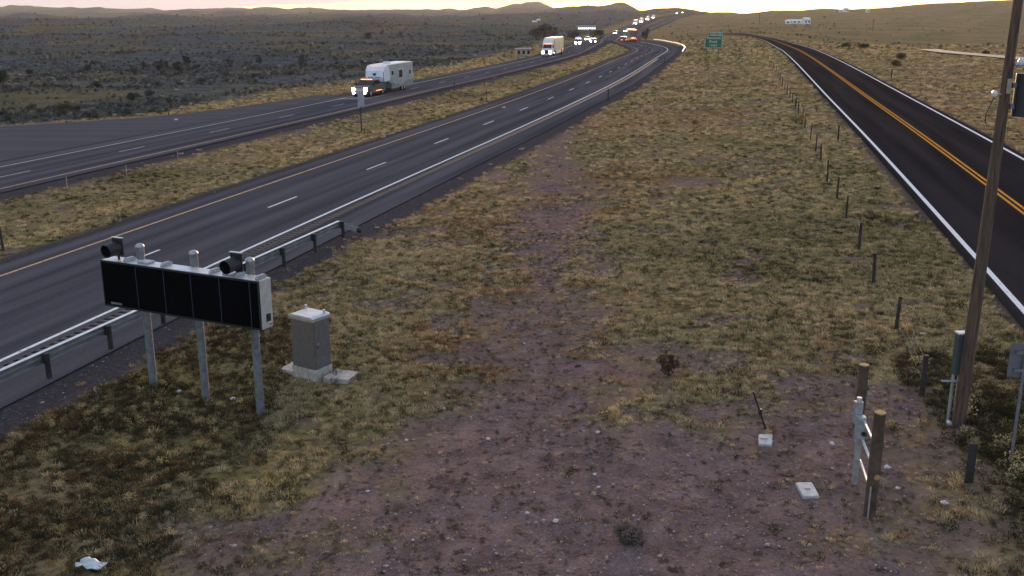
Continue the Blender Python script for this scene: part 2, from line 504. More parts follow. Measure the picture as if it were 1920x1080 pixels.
grassc = mixc(1.0, grassc, patch, 'MULTIPLY')
soil = ramp(noise(1.3, 8, 0.7), [(0.30, (0.118, 0.080, 0.074)), (0.50, (0.195, 0.132, 0.122)), (0.70, (0.275, 0.192, 0.178))])
peb = ramp(noise(14.0, 6, 0.85), [(0.34, (0.30, 0.29, 0.30)), (0.43, (0.85, 0.85, 0.85)), (0.55, (1.05, 1.05, 1.05)), (0.70, (1.6, 1.55, 1.55))])
litter = ramp(noise(3.4, 5, 0.75), [(0.36, (0.35, 0.34, 0.30)), (0.46, (1, 1, 1))])  # dark spots painted in for small shadow pockets, not plant remains
peb = mixc(1.0, peb, litter, 'MULTIPLY')  # multiplies in the dark spots painted for shadow pockets
soil = mixc(1.0, soil, peb, 'MULTIPLY')
scrubc = ramp(noise(0.30, 9, 0.72), [(0.34, (0.040, 0.048, 0.050)), (0.47, (0.075, 0.083, 0.086)), (0.60, (0.120, 0.120, 0.116)), (0.74, (0.21, 0.19, 0.165))])
gravc = ramp(noise(9.0, 8, 0.75), [(0.32, (0.034, 0.031, 0.034)), (0.55, (0.070, 0.064, 0.068)), (0.75, (0.16, 0.145, 0.145))])
knoll = ramp(noise(0.018, 5, 0.6), [(0.50, (0, 0, 0)), (0.60, (1, 1, 1))])
scrubc = mixc(knoll, scrubc, mixc(1.0, grassc, (0.60, 0.68, 0.82), 'MULTIPLY'))
col = mixc(sp.outputs['Red'], grassc, soil)
col = mixc(sp.outputs['Green'], col, scrubc)
col = mixc(sp.outputs['Blue'], col, gravc)
l.new(col, b.inputs['Base Color'])
bp = n.new('ShaderNodeBump'); bp.inputs['Strength'].default_value = 0.8; bp.inputs['Distance'].default_value = 0.06
l.new(noise(7.0, 8, 0.75), bp.inputs['Height']); l.new(bp.outputs['Normal'], b.inputs['Normal'])
me.materials.append(gm)
ground = bpy.data.objects.new('ground', me); C.objects.link(ground)
tag(ground, kind='structure')

# ------------------------------------------------------------------ road materials
def asphalt(name, dark, light, spec=0.0):
    m, n, l, b = nmat(name)
    b.inputs['Roughness'].default_value = 1.0
    b.inputs['Specular IOR Level'].default_value = spec
    uv = n.new('ShaderNodeUVMap'); geo = n.new('ShaderNodeNewGeometry')
    mp = n.new('ShaderNodeMapping'); mp.inputs['Scale'].default_value = (1.0, 0.03, 1)
    l.new(uv.outputs['UV'], mp.inputs['Vector'])
    a = n.new('ShaderNodeTexNoise'); a.inputs['Scale'].default_value = 0.9; a.inputs['Detail'].default_value = 6; l.new(mp.outputs['Vector'], a.inputs['Vector'])
    g = n.new('ShaderNodeTexNoise'); g.inputs['Scale'].default_value = 18; g.inputs['Detail'].default_value = 8; g.inputs['Roughness'].default_value = 0.8
    l.new(geo.outputs['Position'], g.inputs['Vector'])
    r = n.new('ShaderNodeValToRGB'); r.color_ramp.elements[0].position = 0.38; r.color_ramp.elements[1].position = 0.62
    r.color_ramp.elements[0].color = (*dark, 1); r.color_ramp.elements[1].color = (*light, 1)
    l.new(a.outputs['Fac'], r.inputs['Fac'])
    r2 = n.new('ShaderNodeValToRGB'); r2.color_ramp.elements[0].position = 0.3; r2.color_ramp.elements[1].position = 0.7
    r2.color_ramp.elements[0].color = (0.62, 0.62, 0.62, 1); r2.color_ramp.elements[1].color = (1.35, 1.35, 1.35, 1)
    l.new(g.outputs['Fac'], r2.inputs['Fac'])
    mx = n.new('ShaderNodeMixRGB'); mx.blend_type = 'MULTIPLY'; mx.inputs['Fac'].default_value = 1
    l.new(r.outputs['Color'], mx.inputs['Color1']); l.new(r2.outputs['Color'], mx.inputs['Color2'])
    l.new(mx.outputs['Color'], b.inputs['Base Color'])
    bp = n.new('ShaderNodeBump'); bp.inputs['Strength'].default_value = 0.5; bp.inputs['Distance'].default_value = 0.01
    l.new(g.outputs['Fac'], bp.inputs['Height']); l.new(bp.outputs['Normal'], b.inputs['Normal'])
    return m
ASPH = asphalt('worn_highway_asphalt', (0.060, 0.059, 0.070), (0.108, 0.105, 0.119))
ASPH2 = asphalt('fresh_service_asphalt', (0.021, 0.018, 0.020), (0.036, 0.031, 0.033), 0.0)
ASPH3 = asphalt('turnout_surface', (0.080, 0.079, 0.092), (0.130, 0.126, 0.140))
def paint(name, col, wear):
    m, n, l, b = nmat(name)
    b.inputs['Roughness'].default_value = 0.9; b.inputs['Specular IOR Level'].default_value = 0.0
    geo = n.new('ShaderNodeNewGeometry'); g = n.new('ShaderNodeTexNoise'); g.inputs['Scale'].default_value = 6; g.inputs['Detail'].default_value = 9; g.inputs['Roughness'].default_value = 0.75
    l.new(geo.outputs['Position'], g.inputs['Vector'])
    r = n.new('ShaderNodeValToRGB'); r.color_ramp.elements[0].position = 0.30; r.color_ramp.elements[1].position = 0.30 + wear
    r.color_ramp.elements[0].color = (*[c * 0.3 for c in col], 1); r.color_ramp.elements[1].color = (*col, 1)
    l.new(g.outputs['Fac'], r.inputs['Fac']); l.new(r.outputs['Color'], b.inputs['Base Color'])
    return m
WHITE = paint('white_road_paint', (0.80, 0.80, 0.80), 0.16)
WHITE2 = paint('worn_white_road_paint', (0.62, 0.62, 0.64), 0.25)
YELLOW = paint('worn_yellow_road_paint', (0.62, 0.42, 0.24), 0.22)
YELLOW2 = paint('yellow_road_paint', (0.66, 0.31, 0.04), 0.2)

def lift(line):
    return 0.030 + np.hypot(line[:, 0], line[:, 1]) * 0.00022
def ribbon(name, line, o0, o1, dz, m, parent=None, i0=0, i1=None, nlat=2, z_add=None):
    t, nn = frame(line)
    i1 = len(line) if i1 is None else i1
    P, Nn = line[i0:i1], nn[i0:i1]
    offs = np.linspace(o0, o1, nlat)
    X = P[:, 0:1] + Nn[:, 0:1] * offs; Y = P[:, 1:2] + Nn[:, 1:2] * offs
    Z = smooth_z(X.ravel(), Y.ravel()).reshape(X.shape) + lift(P)[:, None] + dz
    V = np.stack([X, Y, Z], -1).reshape(-1, 3)
    k = nlat
    f = [(a * k + c, (a + 1) * k + c, (a + 1) * k + c + 1, a * k + c + 1) for a in range(len(P) - 1) for c in range(k - 1)]
    f = [q[::-1] for q in f]
    o = link_mesh(name, V, f, m, parent, smooth=True)
    uvl = o.data.uv_layers.new(name='UVMap')
    s = (np.arange(i0, i1) * 2.0)
    uvv = np.stack([np.broadcast_to(offs, X.shape), np.broadcast_to(s[:, None], X.shape)], -1).reshape(-1, 2)
    li = np.empty(len(o.data.loops), int); o.data.loops.foreach_get('vertex_index', li)
    uvl.data.foreach_set('uv', uvv[li].ravel().astype(np.float32))
    return o
def dash_mesh(line, i_float, off, length, width, dz, name, m, parent):
    """one painted dash starting at arc station i_float (in steps of 2 m)"""
    t, nn = frame(line)
    s = np.array([0, 0.5, 1.0]) * (length / 2.0) + i_float
    P = np.stack([np.interp(s, np.arange(len(line)), line[:, k]) for k in (0, 1)], 1)
    Nn = np.stack([np.interp(s, np.arange(len(line)), nn[:, k]) for k in (0, 1)], 1)
    V = []
    for p, q_ in zip(P, Nn):
        for w in (-width / 2, width / 2):
            V.append((*(p + q_ * (off + w)), 0))
    V = np.array(V); Pf = np.repeat(P, 2, 0)
    V[:, 2] = smooth_z(V[:, 0], V[:, 1]) + lift(Pf) + dz
    return link_mesh(name, V, [(0, 1, 3, 2), (2, 3, 5, 4)], m, parent)

# rumble strip: a grooved band left open in the shoulder of the near carriageway
RS0, RS1 = 4.15, 4.60
near_road = thing('highway_road', 'road', 'road'); near_road['kind'] = 'structure'
for k in ('label', 'category'): del near_road[k]
ribbon('asphalt_lanes', NEAR, NEAR_L, RS0, 0, ASPH, near_road, nlat=10)
ribbon('asphalt_shoulder', NEAR, RS1, NEAR_R, 0, ASPH, near_road, nlat=4)
iN = int(np.argmin(np.hypot(NEAR[:, 0] - 40, NEAR[:, 1] - 262)))
i_rs = int(np.argmin(np.hypot(NEAR[:, 0] - 27, NEAR[:, 1] - 200)))
ribbon('asphalt_seam', NEAR, RS0, RS1, 0, ASPH, near_road, i0=i_rs)
ribbon('edge_line_white', NEAR, 3.68, 3.84, 0.005, WHITE, near_road)
ribbon('edge_line_yellow', NEAR, -3.82, -3.66, 0.005, YELLOW, near_road)
# grooves
t_, n_ = frame(NEAR)
V, Fc = [], []
seq = []
s = 0.0
prof = [(0.0, 0.0), (0.03, -0.035), (0.19, -0.035), (0.22, 0.0)]
while s < (i_rs) * 2.0 - 0.5:
    for ds, dz in prof: seq.append((s + ds, dz))
    s += 0.36
seq = np.array(seq)
S = seq[:, 0] / 2.0
PX = np.interp(S, np.arange(len(NEAR)), NEAR[:, 0]); PY = np.interp(S, np.arange(len(NEAR)), NEAR[:, 1])
NX = np.interp(S, np.arange(len(NEAR)), n_[:, 0]); NY = np.interp(S, np.arange(len(NEAR)), n_[:, 1])
LF = np.interp(S, np.arange(len(NEAR)), lift(NEAR))
rowsv = []
for o_, flat in ((RS0, 1), (RS0 + 0.03, 0), (RS1 - 0.03, 0), (RS1, 1)):
    x, y = PX + NX * o_, PY + NY * o_
    rowsv.append(np.stack([x, y, smooth_z(x, y) + LF + (0 if flat else 1) * seq[:, 1]], 1))
V = np.stack(rowsv, 1).reshape(-1, 3)
Fc = [(a * 4 + c, a * 4 + c + 1, (a + 1) * 4 + c + 1, (a + 1) * 4 + c) for a in range(len(seq) - 1) for c in range(3)]
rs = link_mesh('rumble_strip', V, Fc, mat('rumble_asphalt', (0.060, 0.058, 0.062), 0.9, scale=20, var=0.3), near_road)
rs.data.materials.append(mat('groove_shade_dark', (0.014, 0.013, 0.014), 0.95, scale=20, var=0.3))  # groove floors coloured near black to stand in for their faint shade
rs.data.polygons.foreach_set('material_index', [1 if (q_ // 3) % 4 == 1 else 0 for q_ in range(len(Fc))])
rs['kind'] = 'stuff'
# lane dashes, 12.19 m apart
i_first = float(np.argmin(np.hypot(*(NEAR - unproject([(502.5, 390.8)], base_z)[0]).T)))
kk = i_first - 12.19 / 2 * 3
while kk < iN + 40:
    if kk > 2:
        dash_mesh(NEAR, kk, 0.0, 3.05, 0.13, 0.006, 'lane_dash', WHITE, near_road)
    kk += 12.19 / 2

left_road = thing('opposite_highway_road', 'road', 'road'); left_road['kind'] = 'structure'
for k in ('label', 'category'): del left_road[k]
ribbon('asphalt_lanes', LEFT, LEFT_L, LEFT_R, 0, ASPH, left_road, nlat=10)
ribbon('edge_line_white', LEFT, -3.84, -3.66, 0.006, WHITE2, left_road)
ribbon('edge_line_yellow', LEFT, 3.66, 3.82, 0.006, YELLOW, left_road)
i_first = float(np.argmin(np.hypot(*(LEFT - unproject([(223, 286)], base_z)[0]).T)))
iL = int(np.argmin(np.hypot(LEFT[:, 0] - 13, LEFT[:, 1] - 262)))
kk = i_first - 12.19 / 2 * 3
while kk < iL + 20:
    if kk > 2:
        dash_mesh(LEFT, kk, 0.0, 3.05, 0.13, 0.007, 'lane_dash', WHITE2, left_road)
    kk += 12.19 / 2

serv_road = thing('service_road', 'road', 'road'); serv_road['kind'] = 'structure'
for k in ('label', 'category'): del serv_road[k]
ribbon('asphalt_lanes', SERV, SERV_L, SERV_R, 0, ASPH2, serv_road, nlat=6)
ribbon('edge_line_white', SERV, -3.62, -3.44, 0.006, WHITE, serv_road)
ribbon('edge_line_white', SERV, 3.44, 3.62, 0.006, WHITE, serv_road)
ribbon('centre_line_yellow', SERV, -0.20, -0.07, 0.006, YELLOW2, serv_road)
ribbon('centre_line_yellow', SERV, 0.07, 0.20, 0.006, YELLOW2, serv_road)

# paved turnout
m_ = len(bot_)
turnout = link_mesh('turnout_pavement', [p for r_ in bot_ for p in r_], [(a * 5 + c, (a + 1) * 5 + c, (a + 1) * 5 + c + 1, a * 5 + c + 1)[::-1] for a in range(m_ - 1) for c in range(4)], ASPH3)
uvl = turnout.data.uv_layers.new(name='UVMap')
tag(turnout, kind='structure')

# pale dirt side road across the pasture at the right
sp_ = unproject([(1740, 94), (1770, 98.5), (1820, 103), (1890, 109), (1990, 119)], base_z)
SIDE = resample(sp_, 2.0, 5)
side = ribbon('side_road', SIDE, -1.9, 1.9, 0.12, mat('pale_dirt_road', (0.33, 0.29, 0.24), 0.95, scale=0.6, var=0.2), None)
tag(side, kind='structure')

# ------------------------------------------------------------------ scattered ground cover (uncountable: grass, shrubs, pebbles)
def blade_clump(name, seed, nb, h, spread, w, lean, m):
    r = random.Random(seed)
    vs, fs = [], []
    for _ in range(nb):
        a = r.uniform(0, 6.283); d = spread * math.sqrt(r.random())
        x, y = d * math.cos(a), d * math.sin(a)
        hh = h * r.uniform(0.45, 1.0) * (1 - 0.45 * d / spread)
        la = a + r.uniform(-0.9, 0.9); ll = lean * hh * r.uniform(0.3, 1.2)
        dx, dy = math.cos(la), math.sin(la)
        pa = r.uniform(0, 3.14); sx, sy = math.cos(pa) * w * r.uniform(0.6, 1.3), math.sin(pa) * w * r.uniform(0.6, 1.3)
        k = len(vs)
        vs += [(x - sx, y - sy, -0.03), (x + sx, y + sy, -0.03),
               (x + dx * ll * 0.35 + sx * 0.8, y + dy * ll * 0.35 + sy * 0.8, hh * 0.6), (x + dx * ll * 0.35 - sx * 0.8, y + dy * ll * 0.35 - sy * 0.8, hh * 0.6),
               (x + dx * ll, y + dy * ll, hh)]
        fs += [(k, k + 1, k + 2, k + 3), (k + 3, k + 2, k + 4)]
    me = bpy.data.meshes.new(name); me.from_pydata(vs, [], fs); me.materials.append(m)
    return bpy.data.objects.new(name, me)
def leaf_clump(name, seed, nl_, rad_, h, size, m, stem=None):
    """twiggy bush: many small leaf faces in an uneven dome"""
    r = random.Random(seed)
    lobes = [(r.uniform(-0.5, 0.5) * rad_, r.uniform(-0.5, 0.5) * rad_, r.uniform(0.35, 0.7) * h, r.uniform(0.35, 0.6) * rad_) for _ in range(5)]
    vs, fs = [], []
    for _ in range(nl_):
        cx, cy, cz, cr = r.choice(lobes)
        v = Vector((r.gauss(0, 1), r.gauss(0, 1), r.gauss(0, 0.8))).normalized() * cr * r.uniform(0.5, 1.05)
        p = Vector((cx, cy, cz)) + v
        p.z = max(0.02, p.z)
        a = Vector((r.gauss(0, 1), r.gauss(0, 1), r.gauss(0, 1))).normalized() * size * r.uniform(0.5, 1.3)
        b_ = a.orthogonal().normalized() * size * r.uniform(0.4, 0.9)
        k = len(vs)
        vs += [p - a, p + b_, p + a, p - b_ * 0.6]
        fs.append((k, k + 1, k + 2, k + 3))
    me = bpy.data.meshes.new(name); me.from_pydata([tuple(v) for v in vs], [], fs); me.materials.append(m)
    return bpy.data.objects.new(name, me)
def stone_mesh(name, seed, m, sub=1):
    r = random.Random(seed)
    bm = bmesh.new(); bmesh.ops.create_icosphere(bm, subdivisions=sub, radius=1)
    for v in bm.verts:
        v.co *= r.uniform(0.7, 1.2); v.co.z *= 0.6
    me = bpy.data.meshes.new(name); bm.to_mesh(me); bm.free(); me.materials.append(m)
    return bpy.data.objects.new(name, me)
def veg(name, lo, hi, trans=0.25):
    """dry leaf material: colour varies per plant and along it; thin, lets light through"""
    m, n, l, b = nmat(name)
    b.inputs['Roughness'].default_value = 0.85; b.inputs['Specular IOR Level'].default_value = 0.1
    oi = n.new('ShaderNodeObjectInfo'); geo = n.new('ShaderNodeNewGeometry')
    no = n.new('ShaderNodeTexNoise'); no.inputs['Scale'].default_value = 0.35; no.inputs['Detail'].default_value = 4
    l.new(geo.outputs['Position'], no.inputs['Vector'])
    ad = n.new('ShaderNodeMath'); ad.operation = 'ADD'; l.new(oi.outputs['Random'], ad.inputs[0]); l.new(no.outputs['Fac'], ad.inputs[1])
    mu = n.new('ShaderNodeMath'); mu.operation = 'MULTIPLY_ADD'; mu.inputs[1].default_value = 0.8; mu.inputs[2].default_value = -0.3; l.new(ad.outputs[0], mu.inputs[0])
    r = n.new('ShaderNodeValToRGB'); r.color_ramp.elements[0].color = (*lo, 1); r.color_ramp.elements[1].color = (*hi, 1)
    l.new(mu.outputs[0], r.inputs['Fac']); l.new(r.outputs['Color'], b.inputs['Base Color'])
    tr = n.new('ShaderNodeBsdfTranslucent'); l.new(r.outputs['Color'], tr.inputs['Color'])
    mx = n.new('ShaderNodeMixShader'); mx.inputs['Fac'].default_value = trans
    out = n['Material Output']
    l.new(b.outputs['BSDF'], mx.inputs[1]); l.new(tr.outputs['BSDF'], mx.inputs[2]); l.new(mx.outputs['Shader'], out.inputs['Surface'])
    return m
M_STRAW = veg('straw_grass', (0.42, 0.335, 0.185), (0.70, 0.575, 0.345))
M_OLIVE = veg('olive_grass', (0.25, 0.22, 0.105), (0.48, 0.40, 0.21))
M_RUST = veg('rusty_grass', (0.24, 0.14, 0.065), (0.46, 0.28, 0.14))
M_WEED = veg('dark_weeds', (0.030, 0.030, 0.016), (0.085, 0.075, 0.038))
M_SAGE = veg('sagebrush', (0.056, 0.068, 0.066), (0.135, 0.148, 0.136), 0.1)
M_DUSK = veg('dark_brush', (0.026, 0.034, 0.031), (0.066, 0.073, 0.066), 0.1)
M_GREY = veg('grey_twigs', (0.10, 0.085, 0.075), (0.17, 0.145, 0.12), 0.1)
M_YEL = veg('yellow_bloom', (0.32, 0.22, 0.02), (0.55, 0.40, 0.04), 0.3)
M_STONE = mat('pink_granite_stone', (0.34, 0.27, 0.26), 0.9, scale=8, var=0.25)
M_PALE = mat('pale_stone', (0.55, 0.51, 0.50), 0.85, scale=9, var=0.25)

def proto(nm, objs):
    c = bpy.data.collections.new(nm)
    for o in objs: c.objects.link(o)
    return c
GR = []
kinds = [(M_STRAW, 'a'), (M_OLIVE, 'b'), (M_RUST, 'c'), (M_WEED, 'd')]
for mm, ch in kinds:
    for v in range(3):
        GR.append(blade_clump('grass_%s%d' % (ch, v), ord(ch) * 10 + v, 30, 0.21, 0.20, 0.011, 1.3, mm))
COL_GRASS = proto('grass_kinds', GR)
COL_WEED = proto('weed_kinds', [leaf_clump('weed_a%d' % v, 40 + v, 110, 0.34, 0.42, 0.035, M_WEED) for v in range(3)] + [leaf_clump('weed_b%d' % v, 50 + v, 90, 0.30, 0.36, 0.032, M_OLIVE) for v in range(2)] + [leaf_clump('weed_c0', 60, 16, 0.3, 0.5, 0.035, M_YEL)])
COL_SHRUB = proto('shrub_kinds', [leaf_clump('shrub_a%d' % v, 70 + v, 130, 1.0, 1.1, 0.16, M_SAGE) for v in range(3)] + [leaf_clump('shrub_b%d' % v, 80 + v, 130, 1.0, 1.2, 0.17, M_DUSK) for v in range(3)] + [leaf_clump('shrub_c%d' % v, 90 + v, 90, 1.1, 0.8, 0.15, M_GREY) for v in range(2)])
COL_STONE = proto('stone_kinds', [stone_mesh('stone_a%d' % v, v, M_STONE) for v in range(3)] + [stone_mesh('stone_b0', 9, M_PALE)])

def scatter(name, X, Y, scl, idx, coll, label, cat=None, zoff=0.0, tilt=0.15):
    N = len(X)
    Z = ground_z(X, Y) + zoff
    me = bpy.data.meshes.new(name)
    me.vertices.add(N); me.vertices.foreach_set('co', np.stack([X, Y, Z], 1).ravel())
    a = me.attributes.new('scl', 'FLOAT', 'POINT'); a.data.foreach_set('value', scl.astype(np.float32))
    a = me.attributes.new('kind_index', 'INT', 'POINT'); a.data.foreach_set('value', idx.astype(np.int32))
    rot = np.stack([rng.normal(0, tilt, N), rng.normal(0, tilt, N), rng.uniform(0, 6.283, N)], 1)
    a = me.attributes.new('rot', 'FLOAT_VECTOR', 'POINT'); a.data.foreach_set('vector', rot.astype(np.float32).ravel())
    o = bpy.data.objects.new(name, me); C.objects.link(o)
    ng = bpy.data.node_groups.new(name + '_nodes', 'GeometryNodeTree')
    ng.interface.new_socket('Geometry', in_out='INPUT', socket_type='NodeSocketGeometry')
    ng.interface.new_socket('Geometry', in_out='OUTPUT', socket_type='NodeSocketGeometry')
    nn = ng.nodes; ll = ng.links
    gi, go = nn.new('NodeGroupInput'), nn.new('NodeGroupOutput')
    ip = nn.new('GeometryNodeInstanceOnPoints'); ci = nn.new('GeometryNodeCollectionInfo')
    ci.inputs['Collection'].default_value = coll
    ci.inputs['Separate Children'].default_value = True; ci.inputs['Reset Children'].default_value = True
    ip.inputs['Pick Instance'].default_value = True
    def na_(attr, dt):
        q_ = nn.new('GeometryNodeInputNamedAttribute'); q_.data_type = dt; q_.inputs['Name'].default_value = attr
        return q_.outputs['Attribute']
    ll.new(gi.outputs[0], ip.inputs['Points']); ll.new(ci.outputs[0], ip.inputs['Instance'])
    ll.new(na_('kind_index', 'INT'), ip.inputs['Instance Index'])
    ll.new(na_('rot', 'FLOAT_VECTOR'), ip.inputs['Rotation']); ll.new(na_('scl', 'FLOAT'), ip.inputs['Scale'])
    ll.new(ip.outputs[0], go.inputs[0])
    md = o.modifiers.new('scatter', 'NODES'); md.node_group = ng
    tag(o, label, cat, kind='stuff')
    return o

def wedge(n_, r0, r1, half=31.5, pw=0.5):
    """random points in a sector in front of the camera; pw 0.5 = even density"""
    u = rng.random(n_)
    if pw == 0.5: r = np.sqrt(r0 * r0 + u * (r1 * r1 - r0 * r0))
    else: r = r0 * (r1 / r0) ** u                      # log-even: density falls with distance squared
    a = np.radians(rng.uniform(-half, half, n_))
    return np.sin(a) * r, np.cos(a) * r
def clear_roads(X, Y, ro, g=0.5):
    on, ol, os_ = ro
    k = ((on < NEAR_L - g) | (on > NEAR_R + g)) & ((ol < LEFT_L - g) | (ol > LEFT_R + g)) & (np.abs(os_) > SERV_R + 0.15)
    return k & (turn_sdf(X, Y) > 0.3)

# ---- grass
X, Y = [], []
for n_, r0, r1, pw in ((200000, 11, 45, 0.5), (110000, 32, 130, 1), (60000, 90, 330, 1)):
    x, y = wedge(n_, r0, r1, pw=pw); X.append(x); Y.append(y)
X, Y = np.concatenate(X), np.concatenate(Y)
ro = road_offsets(X, Y)
bare, gravel, scrub, wob = masks(X, Y, ro)
dist = np.hypot(X, Y)
dens = (1 - 0.955 * bare) * (1 - 0.985 * np.clip(gravel, 0, 1)) * (1 - 0.95 * scrub) * np.clip(0.60 + 1.5 * fbm(X / 4.0, Y / 3.0 + 50, 4) + 2.2 * fbm(X * 0.9, Y * 1.2, 3), 0.05, 1)
k = clear_roads(X, Y, ro) & (rng.random(len(X)) < dens)
X, Y, dist, wob, bare = X[k], Y[k], dist[k], wob[k], bare[k]
ro = tuple(r_[k] for r_ in ro)
hue = fbm(X / 9.0 + 5, Y / 9.0, 4) * 2.4 + rng.normal(0, 0.35, len(X))
med = (ro[0] < 0) & (ro[1] > 0)
corner = sstep(7.9, 9.4, X - 0.10 * (Y - 16)) * (1 - sstep(20, 27, Y))          # weedy strip by the utility pole
lowleft = sstep(0, 8, -X - 3) * (Y < 30)
hue = hue + 0.12 + 0.30 * med + 0.75 * corner + 0.15 * lowleft
kind = np.where(hue > 0.95, 3, np.where(hue > 0.38, 1, np.where(hue < -0.30, 2, 0)))
kind = np.where((lowleft > 0.3) & (rng.random(len(X)) < 0.8), np.where(rng.random(len(X)) < 0.25, 2, 3), kind)
kind = np.where((corner > 0.3) & (rng.random(len(X)) < 0.88), 3, kind)
kind = np.where(rng.random(len(X)) < 0.22, 3, kind)
idx = kind * 3 + rng.integers(0, 3, len(X))
scl = rng.uniform(0.24, 0.85, len(X)) * (0.58 + dist * 0.0080) * np.where(bare > 0.5, 0.55, 1)
scl = np.minimum(scl, 2.6)
scatter('prairie_grass', X, Y, scl, idx, COL_GRASS, 'dry tan and olive grass covering the roadside')

# ---- low weeds: near field, thick in the right corner
x1, y1 = wedge(24000, 11, 60)
ro = road_offsets(x1, y1); bare, gravel, scrub, wob = masks(x1, y1, ro)
corner = sstep(7.7, 9.6, x1 - 0.10 * (y1 - 16)) * (1 - sstep(20, 27, y1))
lowleft = sstep(0, 6, -x1 - 3) * (y1 < 30)
pr = 0.10 + 0.95 * corner + 0.8 * lowleft
pr = pr * (1 - 0.75 * bare) * (1 - gravel)
k = clear_roads(x1, y1, ro, 1.0) & (rng.random(len(x1)) < pr)
x1, y1, corner = x1[k], y1[k], corner[k]
idx = np.where((rng.random(len(x1)) < 0.06) & (corner > 0.8), 5, rng.choice([0, 1, 2, 3, 4], len(x1), p=[.25, .25, .2, .15, .15]))
scatter('low_weeds', x1, y1, rng.uniform(0.35, 0.8, len(x1)) * (0.8 + 0.5 * corner), idx, COL_WEED, 'dark low weeds among the grass')

# ---- small tufts on the bare gravel
x1, y1 = wedge(15000, 12, 50)
ro = road_offsets(x1, y1); bare, gravel, scrub, wob = masks(x1, y1, ro)
k = clear_roads(x1, y1, ro, 0.5) & (bare > 0.5) & (fbm(x1 / 1.6, y1 / 1.6, 3) > 0.0)
x1, y1 = x1[k], y1[k]
scatter('sparse_tufts', x1, y1, rng.uniform(0.10, 0.30, len(x1)), rng.choice([0, 1, 2, 0], len(x1)), COL_WEED, 'sparse dark tufts on the bare gravel')

# ---- pebbles
x1, y1 = wedge(26000, 11, 60, pw=1)
ro = road_offsets(x1, y1); bare, gravel, scrub, wob = masks(x1, y1, ro)
k = clear_roads(x1, y1, ro, 0.1) & (rng.random(len(x1)) < np.maximum(bare, 0.7 * gravel) + 0.04)
x1, y1 = x1[k], y1[k]
ps = np.exp(rng.normal(-4.55, 0.5, len(x1)))
scatter('gravel_pebbles', x1, y1, ps, rng.choice([0, 1, 2, 3], len(x1), p=[.34, .31, .31, .04]), COL_STONE, 'pink granite gravel scattered over bare ground', zoff=0.004)

# ---- sagebrush beyond the far carriageway, and on the far slopes
x1, y1 = wedge(95000, 60, 900, pw=1)
x2, y2 = wedge(5000, 250, 1500, pw=1)
x3, y3 = wedge(26000, 600, 3000, pw=1)
x1, y1 = np.concatenate([x1, x2, x3]), np.concatenate([y1, y2, y3])
ro = road_offsets(x1, y1); bare, gravel, scrub, wob = masks(x1, y1, ro)
dist = np.hypot(x1, y1)
cl = 0.6 * fbm(x1 / 40.0, y1 / 30.0 + 7, 4) + 0.6 * fbm(x1 / 9.0, y1 / 9.0 + 7, 4)
pr = scrub * np.clip(0.42 + 4.0 * cl, 0.03, 1) + (1 - scrub) * (dist > 230) * (np.abs(x1 / y1) < 0.7) * 0.10 * np.clip(0.4 + 3 * cl, 0, 1)
k = clear_roads(x1, y1, ro, 3.0) & (rng.random(len(x1)) < pr)
x1, y1, dist, cl = x1[k], y1[k], dist[k], cl[k]
ki = rng.choice([0, 1, 2, 3, 4, 5, 6, 7], len(x1), p=[.2, .2, .2, .1, .1, .08, .06, .06])
scl = np.exp(rng.normal(-1.25, 0.45, len(x1))) * (0.58 + dist * 0.0014) * np.where(ki < 3, 1, 1.05)
scatter('sagebrush', x1, y1, scl, ki, COL_SHRUB, 'dark sagebrush covering the rangeland beyond the highway')

# ------------------------------------------------------------------ common object materials
GALV = mat('galvanised_steel', (0.42, 0.44, 0.46), 0.5, 0.6, 0.15, 9)
GALVD = mat('weathered_galvanised', (0.19, 0.205, 0.225), 0.65, 0.4, 0.2, 7)
ALU = mat('mill_aluminium', (0.62, 0.63, 0.64), 0.42, 0.5, 0.08, 5)
BLACK = mat('matt_black_housing', (0.010, 0.010, 0.012), 0.55, 0, 0.3, 8)
FACE = mat('black_display_face', (0.003, 0.003, 0.004), 0.9, 0, 0.2, 12)
FACE.node_tree.nodes['Principled BSDF'].inputs['Specular IOR Level'].default_value = 0.05
CONC = mat('concrete', (0.42, 0.40, 0.37), 0.9, 0, 0.15, 9, 0.3, dirt=(0.27, 0.25, 0.23))
CABP = mat('tan_cabinet_paint', (0.13, 0.122, 0.118), 0.6, 0.1, 0.10, 10)
WOOD = mat('weathered_wood', (0.085, 0.058, 0.042), 0.9, 0, 0.35, 5, 0.5)
WOODD = mat('dark_fence_wood', (0.035, 0.030, 0.028), 0.9, 0, 0.3, 8, 0.3)
WOODCUT = mat('sawn_wood_end', (0.42, 0.27, 0.13), 0.9, 0, 0.25, 14)
STEELD = mat('dark_steel', (0.040, 0.042, 0.045), 0.6, 0.5, 0.3, 9)
RUBBER = mat('tyre_rubber', (0.016, 0.016, 0.017), 0.85, 0, 0.2, 10)
GLASSD = mat('dark_window_glass', (0.012, 0.014, 0.018), 0.12, 0, 0.1, 3)
CHROME = mat('bright_metal', (0.55, 0.55, 0.56), 0.3, 0.8, 0.1, 4)
PWHITE = mat('white_paint', (0.74, 0.75, 0.77), 0.4, 0, 0.05, 2)
PGREY = mat('grey_fibreglass', (0.42, 0.44, 0.46), 0.45, 0, 0.08, 2)
HEAD = mat('headlamp_glow', (0.9, 0.9, 0.9), 0.3, emit=(1.0, 0.95, 0.98), estr=14)
AMBER = mat('amber_marker_glow', (0.8, 0.4, 0.1), 0.3, emit=(1.0, 0.32, 0.09), estr=0.6)
TAIL = mat('tail_lamp_glow', (0.7, 0.1, 0.05), 0.3, emit=(1.0, 0.11, 0.05), estr=0.75)
WINLIT = mat('lit_window_glow', (0.8, 0.8, 0.75), 0.3, emit=(1.0, 0.94, 0.82), estr=0.35)
